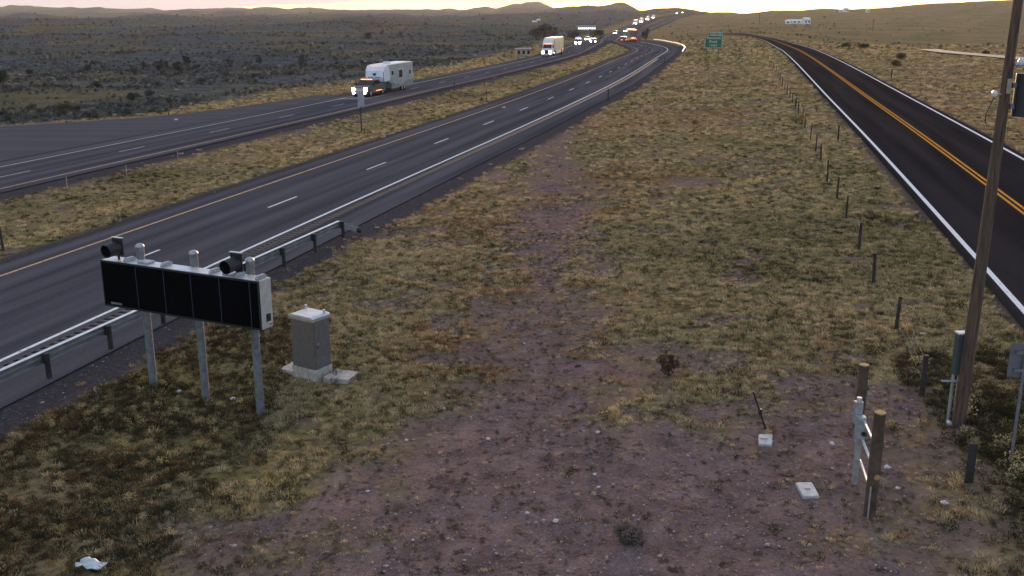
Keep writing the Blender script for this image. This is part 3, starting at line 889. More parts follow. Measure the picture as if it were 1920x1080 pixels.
WIRE = mat('fence_wire', (0.10, 0.10, 0.10), 0.6, 0.6, 0.2, 5)

# ------------------------------------------------------------------ roadside message sign
FZ = 3.0
pl = on_plane(188, 487, (0, 0, FZ), np.array([0, 0, 1.0])); pr_ = on_plane(484, 528, (0, 0, FZ), np.array([0, 0, 1.0]))
mid = (pl + pr_) / 2
dv = (pr_ - pl); W2 = np.linalg.norm(dv) / 2; dv = dv / np.linalg.norm(dv)
rz_ = math.atan2(dv[1], dv[0])
bk = np.array([-dv[1], dv[0], 0.0])
gb = gz(mid[0], mid[1])
dms = thing('message_sign', 'blank black electronic message sign on three grey posts beside the guardrail', 'message sign', (mid[0], mid[1], gb), rz_)
def loc_face(px, py, y=0.0):
    P = on_plane(px, py, mid + bk * y, bk) - mid
    return float(np.dot(P, dv)), float(P[2] + mid[2] - gb)
zt, zb_ = FZ - gb, loc_face(196, 571)[1]
zb_ = (zb_ + loc_face(492, 622)[1]) / 2
D_ = 0.44
MB().box(-W2, W2, 0.035, D_, zb_, zt).build('cabinet', ALU, dms, bevel=0.012)
seams = [-W2] + [loc_face(px, py)[0] for px, py in ((254, 515), (306, 522), (357, 532), (411, 540), (468, 552))] + [W2]
for a, c in zip(seams[:-1], seams[1:]):
    p = MB().box(a + 0.008, c - 0.008, 0.0, 0.032, zb_ + 0.05, zt - 0.05).build('display_panel', FACE, dms, bevel=0.004)
fr = MB()
fr.box(-W2, W2, -0.012, 0.034, zt - 0.045, zt - 0.004); fr.box(-W2, W2, -0.012, 0.034, zb_ + 0.004, zb_ + 0.045)
fr.box(-W2 + 0.002, -W2 + 0.03, -0.012, 0.034, zb_ + 0.047, zt - 0.047); fr.box(W2 - 0.03, W2 - 0.002, -0.012, 0.034, zb_ + 0.047, zt - 0.047)
fr.build('face_frame', BLACK, dms)
for sx_ in seams[1:-1]:
    MB().box(sx_ - 0.006, sx_ + 0.006, 0.004, 0.034, zb_ + 0.05, zt - 0.05).build('panel_seam', mat('blue_grey_seam', (0.10, 0.12, 0.22), 0.4, 0.4), dms)
# end vent, latch
MB().box(W2 + 0.002, W2 + 0.02, 0.20, 0.34, zb_ + 0.16, zb_ + 0.34).build('end_vent', BLACK, dms)
MB().box(W2 + 0.002, W2 + 0.05, 0.30, 0.38, zb_ + 0.07, zb_ + 0.12).build('latch', CHROME, dms)
# lettering at the lower left of the face
def text_mesh(body, size, m, parent, loc, rot, name='lettering', extrude=0.002, align='CENTER'):
    cu = bpy.data.curves.new(name, 'FONT'); cu.body = body; cu.size = size; cu.extrude = extrude; cu.align_x = align; cu.align_y = 'CENTER'
    cu.resolution_u = 3
    tmp = bpy.data.objects.new(name, cu); C.objects.link(tmp)
    dg = bpy.context.evaluated_depsgraph_get()
    me = bpy.data.meshes.new_from_object(tmp.evaluated_get(dg))
    bpy.data.objects.remove(tmp); bpy.data.curves.remove(cu)
    me.materials.clear(); me.materials.append(m)
    o = bpy.data.objects.new(name, me); C.objects.link(o); o.parent = parent; o.location = loc; o.rotation_euler = rot
    return o
for k_ in range(5): MB().box(-W2 + 0.22 + k_ * 0.075, -W2 + 0.275 + k_ * 0.075, -0.016, -0.002, zb_ + 0.075, zb_ + 0.125).build('maker_mark', mat('grey_lettering', (0.22, 0.23, 0.25), 0.5), dms)
# lifting brackets and hatches on top
for px in (300, 232, 390, 436, 476):
    bx_ = loc_face(px, 510)[0]
    m_b = MB()
    m_b.prism([(0.05, zt + 0.005), (0.40, zt + 0.005), (0.40, zt + 0.06), (0.33, zt + 0.10), (0.10, zt + 0.10), (0.05, zt + 0.04)], bx_ - 0.035, bx_ + 0.035, axis='x')
    m_b.build('lifting_bracket', GALV, dms, bevel=0.008)
for px in (262, 420):
    bx_ = loc_face(px, 510)[0]
    MB().box(bx_ - 0.16, bx_ + 0.16, 0.10, 0.36, zt + 0.003, zt + 0.055).build('roof_hatch', GALV, dms, bevel=0.01)
# posts with domed caps
POY = D_ + 0.14
for (pb, ptop, cap) in (((275, 592), (290, 710), (268, 474)), ((374, 605), (388, 742), (361, 489)), ((478, 625), (488, 788), (455, 505))):
    x_ = loc_face(*pb, y=POY)[0]
    gx, gy = mid[0] + dv[0] * x_ + bk[0] * POY, mid[1] + dv[1] * x_ + bk[1] * POY
    zg = gz(gx, gy) - gb
    ptm = MB().tube((x_, POY, zg - 0.4), (x_, POY, zt + 0.28), 0.098, 0.098, 18).build('post', GALVD, dms, smooth=False)
    MB().ball((x_, POY, zt + 0.285), 0.115, 0.75, 16, 6, True).build('post_cap', GALV, ptm, smooth=True)
    MB().box(x_ - 0.16, x_ + 0.16, D_ + 0.003, D_ + 0.04, zt - 0.30, zt - 0.18).build('mounting_clamp', GALV, ptm)
    MB().box(x_ - 0.16, x_ + 0.16, D_ + 0.003, D_ + 0.04, zb_ + 0.15, zb_ + 0.27).build('mounting_clamp', GALV, ptm)
MB().box(-W2 + 0.35, W2 - 0.1, D_ + 0.045, D_ + 0.085, zb_ - 0.10, zb_ - 0.06).build('lower_rail', GALVD, dms)
MB().box(-W2 + 0.15, W2 - 0.25, D_ + 0.003, D_ + 0.042, zt - 0.12, zt - 0.06).build('upper_rail', GALVD, dms)
# two warning beacons
for px, py in ((221, 467), (443, 500)):
    x_ = loc_face(px, py + 18, y=0.2)[0]
    zc = zt + 0.30
    b_ = MB().box(x_ - 0.16, x_ + 0.17, 0.22, 0.26, zc - 0.20, zc + 0.24).build('beacon', BLACK, dms, bevel=0.01)
    MB().box(x_ - 0.165, x_ + 0.175, 0.20, 0.275, zc + 0.243, zc + 0.262).build('top_flange', ALU, b_)
    v_ = MB().tube((x_, 0.22, zc), (x_ - 0.02, -0.14, zc - 0.03), 0.165, 0.165, 18, cap=False)
    v_.tube((x_, 0.22, zc), (x_ - 0.02, -0.14, zc - 0.03), 0.158, 0.158, 18, cap=False)
    v_.build('visor', BLACK, b_)
    MB().ball((x_, 0.16, zc), 0.15, 0.9, 14, 8).build('lens', mat('unlit_amber_lens', (0.05, 0.03, 0.01), 0.2), b_, smooth=True)
    MB().tube((x_, 0.24, zt), (x_, 0.24, zc - 0.18), 0.03).build('stem', BLACK, b_)

# ------------------------------------------------------------------ equipment cabinet and its pads
p0 = G(585, 706)
cab = thing('equipment_cabinet', 'grey steel equipment cabinet on a concrete plinth right of the message sign', 'cabinet', (p0.x, p0.y + 0.1, gz(p0.x, p0.y + 0.1)), R(-33))
w_, d_ = 0.40, 0.30
MB().box(-w_ - 0.02, w_ + 0.02, -d_ - 0.02, d_ + 0.02, -0.2, 0.30).build('plinth', CONC, cab, bevel=0.012)
bd = MB().box(-w_, w_, -d_, d_, 0.303, 1.66).build('body', CABP, cab, bevel=0.015)
MB().box(-w_ - 0.015, w_ + 0.015, -d_ - 0.015, d_ + 0.015, 1.60, 1.655).build('rain_lip', mat('pale_cabinet_trim', (0.34, 0.33, 0.33), 0.5), cab)
MB().prism([(-w_ - 0.03, 1.663), (w_ + 0.03, 1.663), (w_ + 0.03, 1.70), (w_ - 0.06, 1.735), (-w_ + 0.06, 1.735), (-w_ - 0.03, 1.70)], -d_ - 0.03, d_ + 0.03).build('roof', ALU, cab, bevel=0.008)
dr = MB().box(w_ + 0.004, w_ + 0.022, -d_ + 0.03, d_ - 0.03, 0.36, 1.58).build('door', CABP, cab, bevel=0.006)
MB().box(w_ + 0.024, w_ + 0.05, -d_ + 0.07, -d_ + 0.15, 0.98, 1.02).build('handle', CHROME, dr)
MB().tube((w_ + 0.02, -d_ + 0.11, 0.90), (w_ + 0.035, -d_ + 0.11, 0.90), 0.025).build('lock', BLACK, dr)
for sx_, sy_ in ((-w_ + 0.04, d_ - 0.05), (w_ - 0.05, d_ - 0.12)):
    MB().tube((sx_, sy_, 1.70), (sx_, sy_, 1.80), 0.028).tube((sx_, sy_, 1.80), (sx_, sy_, 1.83), 0.04).build('lifting_eye', ALU, cab)
def slab(name, pxs, th, m, label, cat, lift_=0.06, group=None, bevel=0.01):
    P = [G(*p_) for p_ in pxs]
    c_ = sum(P, Vector()) / len(P); zt_ = c_.z + lift_
    o = MB().poly([(p_.x - c_.x, p_.y - c_.y, 0) for p_ in P], th).build(name, m, bevel=bevel)
    o.location = (c_.x, c_.y, zt_)
    return tag(o, label, cat, group)
slab('concrete_pad', [(606.5, 717), (632, 697), (672, 701), (653, 720.5)], 0.16, CONC, 'concrete pad on the right of the grey equipment cabinet', 'concrete pad', 0.10)
slab('concrete_pad', [(526, 699), (551, 682), (572, 684), (561, 707)], 0.16, CONC, 'concrete pad on the left of the grey equipment cabinet', 'concrete pad', 0.10)

# ------------------------------------------------------------------ guardrails
def wbeam(parent, pts, face, m, name='rail', depth=0.085):
    """W-shaped rail swept along pts (3-D, its mid height); face = side of the traffic (+1 left, -1 right of travel)"""
    pts = np.array(pts, float)
    t = np.gradient(pts[:, :2], axis=0); t /= np.linalg.norm(t, axis=1)[:, None]
    nn = np.stack([-t[:, 1], t[:, 0]], 1) * face
    prof = [(0.0, -0.155), (depth * 0.2, -0.15), (depth, -0.105), (depth, -0.065), (0.0, -0.015), (0.0, 0.015), (depth, 0.065), (depth, 0.105), (depth * 0.2, 0.15), (0.0, 0.155)]
    V = []
    for th_ in (0.0, -0.006):
        for p_, q_ in zip(pts, nn):
            for o_, z_ in prof:
                V.append((p_[0] + q_[0] * (o_ + th_), p_[1] + q_[1] * (o_ + th_), p_[2] + z_))
    k, N = len(prof), len(pts)
    Fs = []
    for L_ in range(2):
        for a in range(N - 1):
            for c in range(k - 1):
                q0 = L_ * N * k + a * k + c
                f = (q0, q0 + 1, q0 + k + 1, q0 + k)
                Fs.append(f if L_ == 0 else f[::-1])
    for a in range(N - 1):
        for c in (0, k - 1):
            Fs.append((a * k + c, (a + 1) * k + c, N * k + (a + 1) * k + c, N * k + a * k + c))
    return link_mesh(name, V, Fs, m, parent)
g0, g1 = G(85, 711), G(638, 447)
gd = Vector((g1.x - g0.x, g1.y - g0.y, 0)); gL = gd.length; gd.normalize()
gn = Vector((-gd.y, gd.x, 0))                       # towards the road
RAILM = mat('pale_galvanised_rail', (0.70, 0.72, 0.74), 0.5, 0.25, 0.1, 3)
grl = thing('guardrail', 'galvanised guardrail behind the message sign with a turned-down end', 'guardrail', (g0.x, g0.y, g0.z))
def gpt(s_, h_): 
    p_ = g0 + gd * s_
    return (p_.x - g0.x, p_.y - g0.y, gz(p_.x, p_.y) - g0.z + h_)
sts = np.linspace(-14, gL, 40)
wbeam(grl, [gpt(s_, 0.60) for s_ in sts], 1, mat('shade_dark_rail_face', (0.20, 0.205, 0.215), 0.7, 0.2, 0.2, 3))  # darker base colour stands in for shade on the backlit face
# added flat strip, painted pale as if the top edge caught the sky
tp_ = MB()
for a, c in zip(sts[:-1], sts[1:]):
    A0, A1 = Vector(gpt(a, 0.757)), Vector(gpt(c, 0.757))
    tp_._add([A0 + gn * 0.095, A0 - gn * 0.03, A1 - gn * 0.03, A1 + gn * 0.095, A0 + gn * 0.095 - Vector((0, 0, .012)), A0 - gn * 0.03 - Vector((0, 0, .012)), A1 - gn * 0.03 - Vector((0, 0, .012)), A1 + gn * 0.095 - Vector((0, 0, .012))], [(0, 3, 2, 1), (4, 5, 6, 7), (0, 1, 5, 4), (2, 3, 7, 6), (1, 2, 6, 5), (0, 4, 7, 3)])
tp_.build('added_pale_strip', RAILM, grl)
post_s = [0 - 12.2, -8.2, -4.1, 0]
stp = gL / 7.0
post_s += [stp * k_ for k_ in range(1, 8)]
for s_ in post_s:
    x_, y_, z_ = gpt(s_, 0.0)
    m_p = MB()
    o_ = Vector((x_, y_, z_)) - gn * 0.14
    ca_ = math.atan2(gd.y, gd.x)
    m_p.box(-0.05, 0.05, -0.05, 0.05, -0.3, 0.74, rot=ca_, org=o_)
    pp = m_p.build('post', STEELD, grl)
    MB().box(-0.048, 0.048, 0.052, 0.135, 0.46, 0.72, rot=ca_, org=o_).build('block', WOODD, pp)
e0 = Vector(gpt(gL, 0.60))
turn_dir = (gd * 0.80 - gn * 0.75).normalized()
endp = []
for k_, (s_, h_) in enumerate(((0.0, 0.60), (0.25, 0.55), (0.55, 0.42), (0.85, 0.26))):
    d2 = (gd * (1 - k_ / 3) + turn_dir * (k_ / 3)).normalized()
    p_ = Vector((e0.x, e0.y, 0)) + d2 * s_
    endp.append((p_.x, p_.y, e0.z - 0.60 + h_))
wbeam(grl, endp, 1, GALV, 'end_terminal')
MB().ball((endp[-1][0], endp[-1][1], endp[-1][2]), 0.11, 1.1, 10, 6).build('end_shoe', STEELD, grl)

t_, n_ = frame(NEAR)
i0_ = int(np.argmin(np.hypot(NEAR[:, 0] - 31.5, NEAR[:, 1] - 228)))
far_line = [NEAR[i] + n_[i] * 8.0 for i in range(i0_, i0_ + 62, 4)]
f0 = Vector((*far_line[0], gz(*far_line[0])))
fg = thing('guardrail', 'distant pale guardrail along the outside of the highway bend', 'guardrail', f0)
FR = [(p_[0] - f0.x, p_[1] - f0.y, gz(*p_) - f0.z + (0.62 if k_ else 0.45)) for k_, p_ in enumerate(far_line)]
wbeam(fg, FR, 1, RAILM, depth=0.12)
for p_ in FR[1::1]:
    MB().box(p_[0] - 0.08, p_[0] + 0.08, p_[1] + 0.02, p_[1] + 0.16, p_[2] - 0.9, p_[2] + 0.12).build('post', STEELD, fg)

# ------------------------------------------------------------------ wire fence along the service road
fpx = [(1680, 617, 57), (1638, 531, 53), (1610, 471, 50), (1586, 411, 41), (1569, 371, 36), (1551, 343, 40), (1539, 298, 25), (1529, 284, 30), (1519, 263, 29), (1509, 240, 23), (1504, 228, 22), (1497, 214, 20), (1491, 203, 19), (1485.5, 193, 17), (1481, 184, 16), (1476, 176, 16), (1471.5, 168, 15), (1467, 159, 14), (1463, 151, 13), (1459, 144, 12), (1455, 137, 12), (1450, 129, 11), (1446, 122, 10), (1440, 113, 9), (1432, 107, 8), (1420, 103, 8), (1408, 99, 7), (1392, 94, 7), (1378, 90, 6)]
fp0 = G(1728, 742)
fen = thing('wire_fence', 'wire fence on dark wooden posts along the left of the service road', 'fence', fp0)
fbase = [fp0] + [G(x_, y_) for x_, y_, _ in fpx]
frnd = random.Random(5)
for k_, p_ in enumerate(fbase):
    h_ = 0.98 if k_ == 0 else float(np.clip(fpx[k_ - 1][2] * (p_ - cam.location).length / F_PX * 1.03, 0.85, 1.25))
    r_ = frnd.uniform(0.042, 0.060) if k_ else 0.07
    lp = p_ - fp0
    MB().tube(lp - Vector((0, 0, 0.2)), lp + Vector((frnd.uniform(-0.05, 0.05), frnd.uniform(-0.05, 0.05), h_)), r_ * 1.05, r_ * 0.9, 8).build('post', WOODD, fen)
for h_ in (0.30, 0.55, 0.85):
    MB().path([(p_ - fp0) + Vector((0, 0, h_)) for p_ in fbase], 0.002, 3).build('wire', WIRE, fen)

# ------------------------------------------------------------------ utility pole with its fittings
ub = G(1797, 797)
TILT = 0.0
up = thing('utility_pole', 'tall brown wooden utility pole standing at the right edge', 'utility pole', ub)
bot = Vector((0, 0, -0.5))
def pole_at(z_):
    w = on_plane(1797 + (1911 - 1797) * 0, 797, ub, np.array([0, 1.0, 0]))
    return Vector((0.012 * z_, 0.0, z_))
hp = 11.0
sg = []
NS = 22
vs, fs = [], []
prn = random.Random(11)
for j in range(NS + 1):
    z_ = -0.5 + (hp + 0.5) * j / NS
    r_ = 0.142 - 0.0062 * max(z_, 0)
    c_ = pole_at(z_)
    for i in range(20):
        a = 2 * math.pi * i / 20
        rr = r_ * (1 + 0.025 * math.sin(3 * a + j * 0.4) + prn.uniform(-0.012, 0.012))
        vs.append((c_.x + rr * math.cos(a), c_.y + rr * math.sin(a), z_))
for j in range(NS):
    for i in range(20):
        fs.append((j * 20 + i, j * 20 + (i + 1) % 20, (j + 1) * 20 + (i + 1) % 20, (j + 1) * 20 + i))
fs.append(tuple(range(NS * 20, NS * 20 + 20)))
# pole wood with vertical grain and checks
pm, n, l, b = nmat('pole_wood')
b.inputs['Roughness'].default_value = 0.92
tc = n.new('ShaderNodeTexCoord'); mp = n.new('ShaderNodeMapping'); mp.inputs['Scale'].default_value = (14, 14, 0.7)
l.new(tc.outputs['Object'], mp.inputs['Vector'])
no = n.new('ShaderNodeTexNoise'); no.inputs['Scale'].default_value = 2.0; no.inputs['Detail'].default_value = 8; no.inputs['Roughness'].default_value = 0.7
l.new(mp.outputs['Vector'], no.inputs['Vector'])
rp = n.new('ShaderNodeValToRGB'); e = rp.color_ramp.elements
e[0].position = 0.34; e[0].color = (0.034, 0.022, 0.017, 1); e[1].position = 0.66; e[1].color = (0.165, 0.110, 0.078, 1)
l.new(no.outputs['Fac'], rp.inputs['Fac']); l.new(rp.outputs['Color'], b.inputs['Base Color'])
bp = n.new('ShaderNodeBump'); bp.inputs['Strength'].default_value = 0.7; bp.inputs['Distance'].default_value = 0.015
l.new(no.outputs['Fac'], bp.inputs['Height']); l.new(bp.outputs['Normal'], b.inputs['Normal'])
link_mesh('shaft', vs, fs, pm, up, smooth=True)
CER = mat('white_ceramic', (0.70, 0.70, 0.72), 0.25, 0, 0.05, 5)
# bracket and transformer can on the right of the shaft, insulator on the left, ground wire
cz_ = 7.55
c_ = pole_at(cz_)
br = MB().tube((c_.x + 0.05, -0.12, cz_), (c_.x + 0.40, -0.12, cz_ + 0.03), 0.035).build('bracket', GALV, up)
MB().ball((c_.x + 0.16, -0.14, cz_ + 0.05), 0.065, 1.3, 10, 6).ball((c_.x + 0.34, -0.14, cz_ + 0.08), 0.08, 1.2, 10, 6).build('insulator', CER, br, smooth=True)
can = MB().tube((c_.x + 0.37, -0.02, 6.55), (c_.x + 0.37, -0.02, 7.38), 0.20, 0.20, 20).build('transformer_can', mat('dark_grey_can', (0.030, 0.032, 0.034), 0.5, 0.2), up, bevel=0.02)
for z_ in (6.7, 7.1): MB().box(c_.x + 0.10, c_.x + 0.20, -0.06, 0.02, z_, z_ + 0.1).build('can_bracket', GALVD, can)
c2 = pole_at(6.98)
ins = MB().tube((c2.x - 0.11, -0.06, 6.98), (c2.x - 0.22, -0.08, 6.99), 0.018).build('side_pin', GALV, up)
MB().ball((c2.x - 0.24, -0.08, 6.99), 0.06, 1.2, 10, 6).build('insulator', CER, ins, smooth=True)
MB().path([(c2.x - 0.24, -0.08, 6.94), (c2.x - 0.30, -0.10, 6.80), (c2.x - 0.37, -0.10, 6.6), (c2.x - 0.36, -0.08, 6.45), (c2.x - 0.32, -0.06, 6.4)], 0.010, 5).build('loose_wire', BLACK, up)
MB().box(c2.x - 0.05, c2.x + 0.02, -0.17, -0.13, 7.0, 7.28).build('tag_plate', mat('tarnished_tag', (0.35, 0.30, 0.24), 0.5, 0.3), up)

# metal service box on two conduits in front of the pole
sb = G(1774, 793)
bx = thing('service_box', 'grey metal electric service box on two conduits beside the utility pole', 'electric box', (sb.x, sb.y, sb.z), R(4))
MB().box(-0.005, 0.30, -0.10, 0.08, 1.12, 2.02).build('box', mat('green_grey_box', (0.060, 0.080, 0.086), 0.5, 0.2), bx, bevel=0.012)
MB().box(-0.025, 0.31, -0.12, 0.09, 2.023, 2.06).build('lid', ALU, bx, bevel=0.006)
MB().tube((0.03, 0, -0.15), (0.03, 0, 1.12), 0.032).build('conduit', GALV, bx)
MB().tube((0.17, 0, -0.15), (0.17, 0, 1.12), 0.045).build('conduit', GALV, bx)
MB().tube((-0.24, -0.03, 0.98), (0.24, -0.03, 0.94), 0.024).build('strut', GALV, bx)
MB().tube((0.03, -0.02, 0.03), (0.03, -0.12, 0.03), 0.045).build('drain_cap', CER, bx)

# ------------------------------------------------------------------ back of a road sign at the far right
rb = G(1895, 872)
rs_ = thing('road_sign', 'plain grey back of a road sign on a thin post right of the utility pole', 'sign', rb, R(-8))
MB().tube((0, 0.03, -0.3), (0.0, 0.03, 2.38), 0.032, 0.032, 8).build('post', GALVD, rs_)
MB().box(-0.28, 0.32, 0.066, 0.072, 1.80, 2.48).build('panel', mat('grey_sign_back', (0.17, 0.17, 0.20), 0.5, 0.4), rs_)
for z_ in (1.92, 2.28): MB().box(-0.18, 0.22, 0.0, 0.062, z_, z_ + 0.06).build('cross_bar', GALVD, rs_)

# ------------------------------------------------------------------ corner posts with metal frame
def log_post(name, base, h_, r_, label, lean=(0.0, 0.0)):
    o = thing(name, label, 'post', base)
    rr = random.Random(int(base.x * 100))
    vs, fs = [], []
    for j in range(9):
        z_ = -0.3 + (h_ + 0.3) * j / 8
        for i in range(14):
            a = 2 * math.pi * i / 14
            q_ = r_ * (1.04 - 0.06 * j / 8) * (1 + rr.uniform(-0.04, 0.04))
            vs.append((lean[0] * z_ + q_ * math.cos(a), lean[1] * z_ + q_ * math.sin(a), z_))
    for j in range(8):
        for i in range(14):
            fs.append((j * 14 + i, j * 14 + (i + 1) % 14, (j + 1) * 14 + (i + 1) % 14, (j + 1) * 14 + i))
    sh = link_mesh('shaft', vs, fs, WOOD, o, smooth=True)
    MB().tube((lean[0] * h_, lean[1] * h_, h_ - 0.01), (lean[0] * h_, lean[1] * h_, h_ + 0.012), r_ * 0.97, r_ * 0.95, 14).build('sawn_top', WOODCUT, o)
    return o
pB = G(1630, 966)
lp = log_post('wooden_post', pB, 1.98, 0.105, 'tall brown log post with a pale sawn top nearest the camera')
MB().box(-0.075, -0.05, -0.105, -0.085, 0.0, 0.62).build('metal_strip', GALV, lp)
MB().tube((0.02, -0.09, 0.80), (0.02, -0.125, 0.80), 0.05, 0.05, 14).build('knot', WOODCUT, lp)
pA = G(1609, 800)
log_post('wooden_post', pA, 1.42, 0.105, 'shorter brown log post with an orange sawn top behind the metal frame')
pm_ = G(1602, 906)
fr = thing('metal_frame', 'galvanised metal pedestal with three pale rails between the two log posts', 'metal frame', pm_)
MB().box(-0.045, 0.045, -0.045, 0.045, -0.2, 1.30).build('post', GALV, fr, bevel=0.006)
bxx = MB().box(-0.075, 0.085, -0.08, 0.08, 0.86, 1.38).build('box', GALV, fr, bevel=0.012)
MB().tube((0.05, -0.08, 1.06), (0.05, -0.11, 1.06), 0.045).build('socket', BLACK, bxx)
MB().box(-0.085, 0.06, 0.085, 0.20, 1.18, 1.62).build('upper_box', GALV, fr, bevel=0.012)
MB().tube((-0.01, 0.14, 1.62), (-0.01, 0.14, 1.70), 0.05).build('cap', ALU, fr)
db = Vector((pB.x - pm_.x, pB.y - pm_.y, 0))
for h0, h1 in ((1.30, 1.42), (0.92, 1.02), (0.50, 0.58)):
    MB().tube((0.05, -0.05, h0), (db.x - 0.05, db.y + 0.07, h1), 0.026, 0.026, 8).build('rail', ALU, fr)

# leaning rod, lids, litter
r0_ = G(1436, 803)
rod = thing('leaning_stake', 'thin dark metal stake leaning out of the bare gravel', 'stake', r0_)
MB().tube((0.03, 0.0, -0.1), (-0.34, -0.05, 0.86), 0.022, 0.018, 6).build('rod', BLACK, rod)
MB().box(-0.19, -0.12, -0.045, 0.01, 0.34, 0.46).build('clip', BLACK, rod)
def rounded(pxs, k_=4):
    return pxs
lid_m = mat('pale_concrete_lid', (0.50, 0.50, 0.50), 0.85, 0, 0.14, 12, 0.2)
def lid(pxs, label):
    P = [G(*p_) for p_ in pxs]; c_ = sum(P, Vector()) / 4
    o = thing('utility_vault', label, 'utility vault', (c_.x, c_.y, c_.z))
    pts = []
    for k_ in range(4):
        a, b_, c2_ = P[k_ - 1], P[k_], P[(k_ + 1) % 4]
        for w_ in (0.10,):
            pts.append(b_.lerp(a, w_)); pts.append(b_.lerp(a, 0.03).lerp(c2_, 0.03)); pts.append(b_.lerp(c2_, w_))
    MB().poly([(p_.x - c_.x, p_.y - c_.y, 0.045) for p_ in pts], 0.10).build('cover', lid_m, o, bevel=0.008)
    MB().poly([((p_.x - c_.x) * 1.08, (p_.y - c_.y) * 1.08, 0.02) for p_ in pts], 0.08).build('rim', CONC, o)
    MB().box(-0.05, 0.05, -0.012, 0.012, 0.047, 0.053).build('lift_slot', BLACK, o)
    return o
lid([(1422, 836), (1447, 836), (1448, 816), (1423, 817)], 'small square concrete utility lid by the leaning stake')
lid([(1506, 935), (1536, 933), (1522, 907), (1492, 909)], 'larger pale utility lid in the gravel left of the log posts')
# crumpled white sheet, bottom left
P = [G(*p_) for p_ in ((140, 1071), (160, 1055), (202, 1063), (188, 1079))]
c_ = sum(P, Vector()) / 4
vs, fs = [], []
srn = random.Random(2)
for j in range(7):
    for i in range(7):
        a, b_ = P[0].lerp(P[3], j / 6), P[1].lerp(P[2], j / 6)
        p_ = a.lerp(b_, i / 6) - c_
        vs.append((p_.x + srn.uniform(-.02, .02), p_.y + srn.uniform(-.02, .02), 0.10 + srn.uniform(-0.035, 0.035)))
fs = [(j * 7 + i, j * 7 + i + 1, (j + 1) * 7 + i + 1, (j + 1) * 7 + i) for j in range(6) for i in range(6)]
sh = link_mesh('plastic_sheet', vs, fs, mat('white_plastic', (0.55, 0.62, 0.66), 0.35, 0, 0.15, 9), None, True, c_)
md = sh.modifiers.new('thickness', 'SOLIDIFY'); md.thickness = 0.008
tag(sh, 'crumpled white plastic sheet in the grass at the bottom left corner', 'litter')
# pale stones one can pick out
for k_, (x_, y_, s_, lab) in enumerate((
    (988, 963, .05, 'pale stone on the gravel straight left of the brightest foreground stone'),
    (1042, 978, .07, 'brightest pale stone in the middle of the foreground gravel'),
    (915, 824, .055, 'long pale stone in the left of the foreground gravel'),
    (833, 767, .055, 'pale stone where the grass ends below the equipment cabinet'),
    (762, 826, .055, 'pale stone at the grass edge left of the foreground gravel'),
    (690, 922, .045, 'small pale stone at the lower left edge of the gravel'),
    (983, 645, .05, 'pale stone high on the bare track between the grass'),
    (700, 535, .06, 'pale stone in the grass above the equipment cabinet'),
    (1121, 812, .06, 'grey stone right of the middle of the gravel'),
    (1115, 890, .045, 'upper of two small stones right of the middle of the gravel'),
    (1122, 914, .045, 'lower of two small stones right of the middle of the gravel'),
    (1560, 833, .07, 'pale stone just left of the metal frame'),
    (1731, 628, .10, 'pale stone in the weeds behind the first fence post'),
    (1553, 340, .14, 'white stone at the foot of a fence post'),
    (1770, 945, .08, 'pale stone in the dark weeds right of the log posts'),
    (1684, 917, .06, 'flat pale stone right of the tallest log post'),
    (945, 203, .22, 'pale rock on the median edge beside the near lanes'),
    (330, 226, .24, 'white rock on the turnout by the brown marker post'),
    (437, 750, .09, 'pale stone between the middle and right posts of the message sign'),
    (336, 735, .08, 'pale stone between the left and middle posts of the message sign'))):
    p_ = G(x_, y_)
    o = stone_mesh('stone', 100 + k_, M_PALE, 2); C.objects.link(o)
    o.location = p_ + Vector((0, 0, s_ * 0.3)); s_ *= 0.75; o.scale = (s_ * 1.3, s_, s_); o.rotation_euler = (0, 0, k_ * 1.3)
    tag(o, lab, 'stone', 'pale stones on the roadside')

# ------------------------------------------------------------------ delineators and small posts
def marker(px, py, h_, label, m, w_=0.05, plate=None, name='marker_post', tilt_=0.0):
    p_ = G(px, py)
    o = thing(name, label, 'post', p_)
    MB().prism([(-w_, -0.2), (w_, -0.2), (w_ * 0.9 + tilt_, h_), (-w_ * 0.9 + tilt_, h_)], -0.02, 0.02).build('shaft', m, o)
    if plate:
        MB().box(-plate[0] / 2 + tilt_, plate[0] / 2 + tilt_, -0.035, -0.024, h_ - plate[1], h_ + 0.02).build('reflector', plate[2], o)
    return o
BRN = mat('brown_marker', (0.075, 0.045, 0.038), 0.7, 0, 0.2, 6)
marker(316.5, 216, 1.15, 'brown marker post at the far edge of the turnout', BRN, 0.07)
marker(912, 190, 1.15, 'thin dark marker post on the median edge beside the near lanes', STEELD, 0.05)
marker(903, 190, 0.45, 'stubby dark post in the median beside a taller marker', STEELD, 0.10)
marker(852, 170, 1.15, 'dark marker post in the median below the opposite lanes, right of the trailer', STEELD, 0.07)
marker(908, 162, 0.9, 'small dark marker post in the median grass ahead of the trailer tail', STEELD, 0.05)
marker(1140, 189.5, 1.25, 'dark marker post on the outer shoulder before the bend', STEELD, 0.075)
marker(1246, 119, 1.1, 'dark marker post on the outer shoulder deep in the bend', STEELD, 0.09)
marker(7, 470, 1.05, 'dark wooden post at the left edge of the median', WOODD, 0.055, tilt_=-0.05)
marker(1571, 263, 0.98, 'dark post between the wire fence and the service road', WOODD, 0.055)
marker(1671, 147, 1.1, 'dark post in the pasture right of the service road', WOODD, 0.07)
marker(1816, 905, 0.80, 'dark stump of a post in the weeds right of the log posts', WOODD, 0.08)
marker(238, 334, 0.85, 'thin grey stake with a pale foot in the median', GALVD, 0.025)
marker(127, 360, 0.9, 'thin grey stake in the left median', GALVD, 0.02)
marker(334, 299, 0.6, 'faint grey stake near the far edge of the median', GALVD, 0.02)
marker(908, 121, 0.0 + 1.15, 'brown marker post beyond the opposite lanes near the trailer', BRN, 0.08)
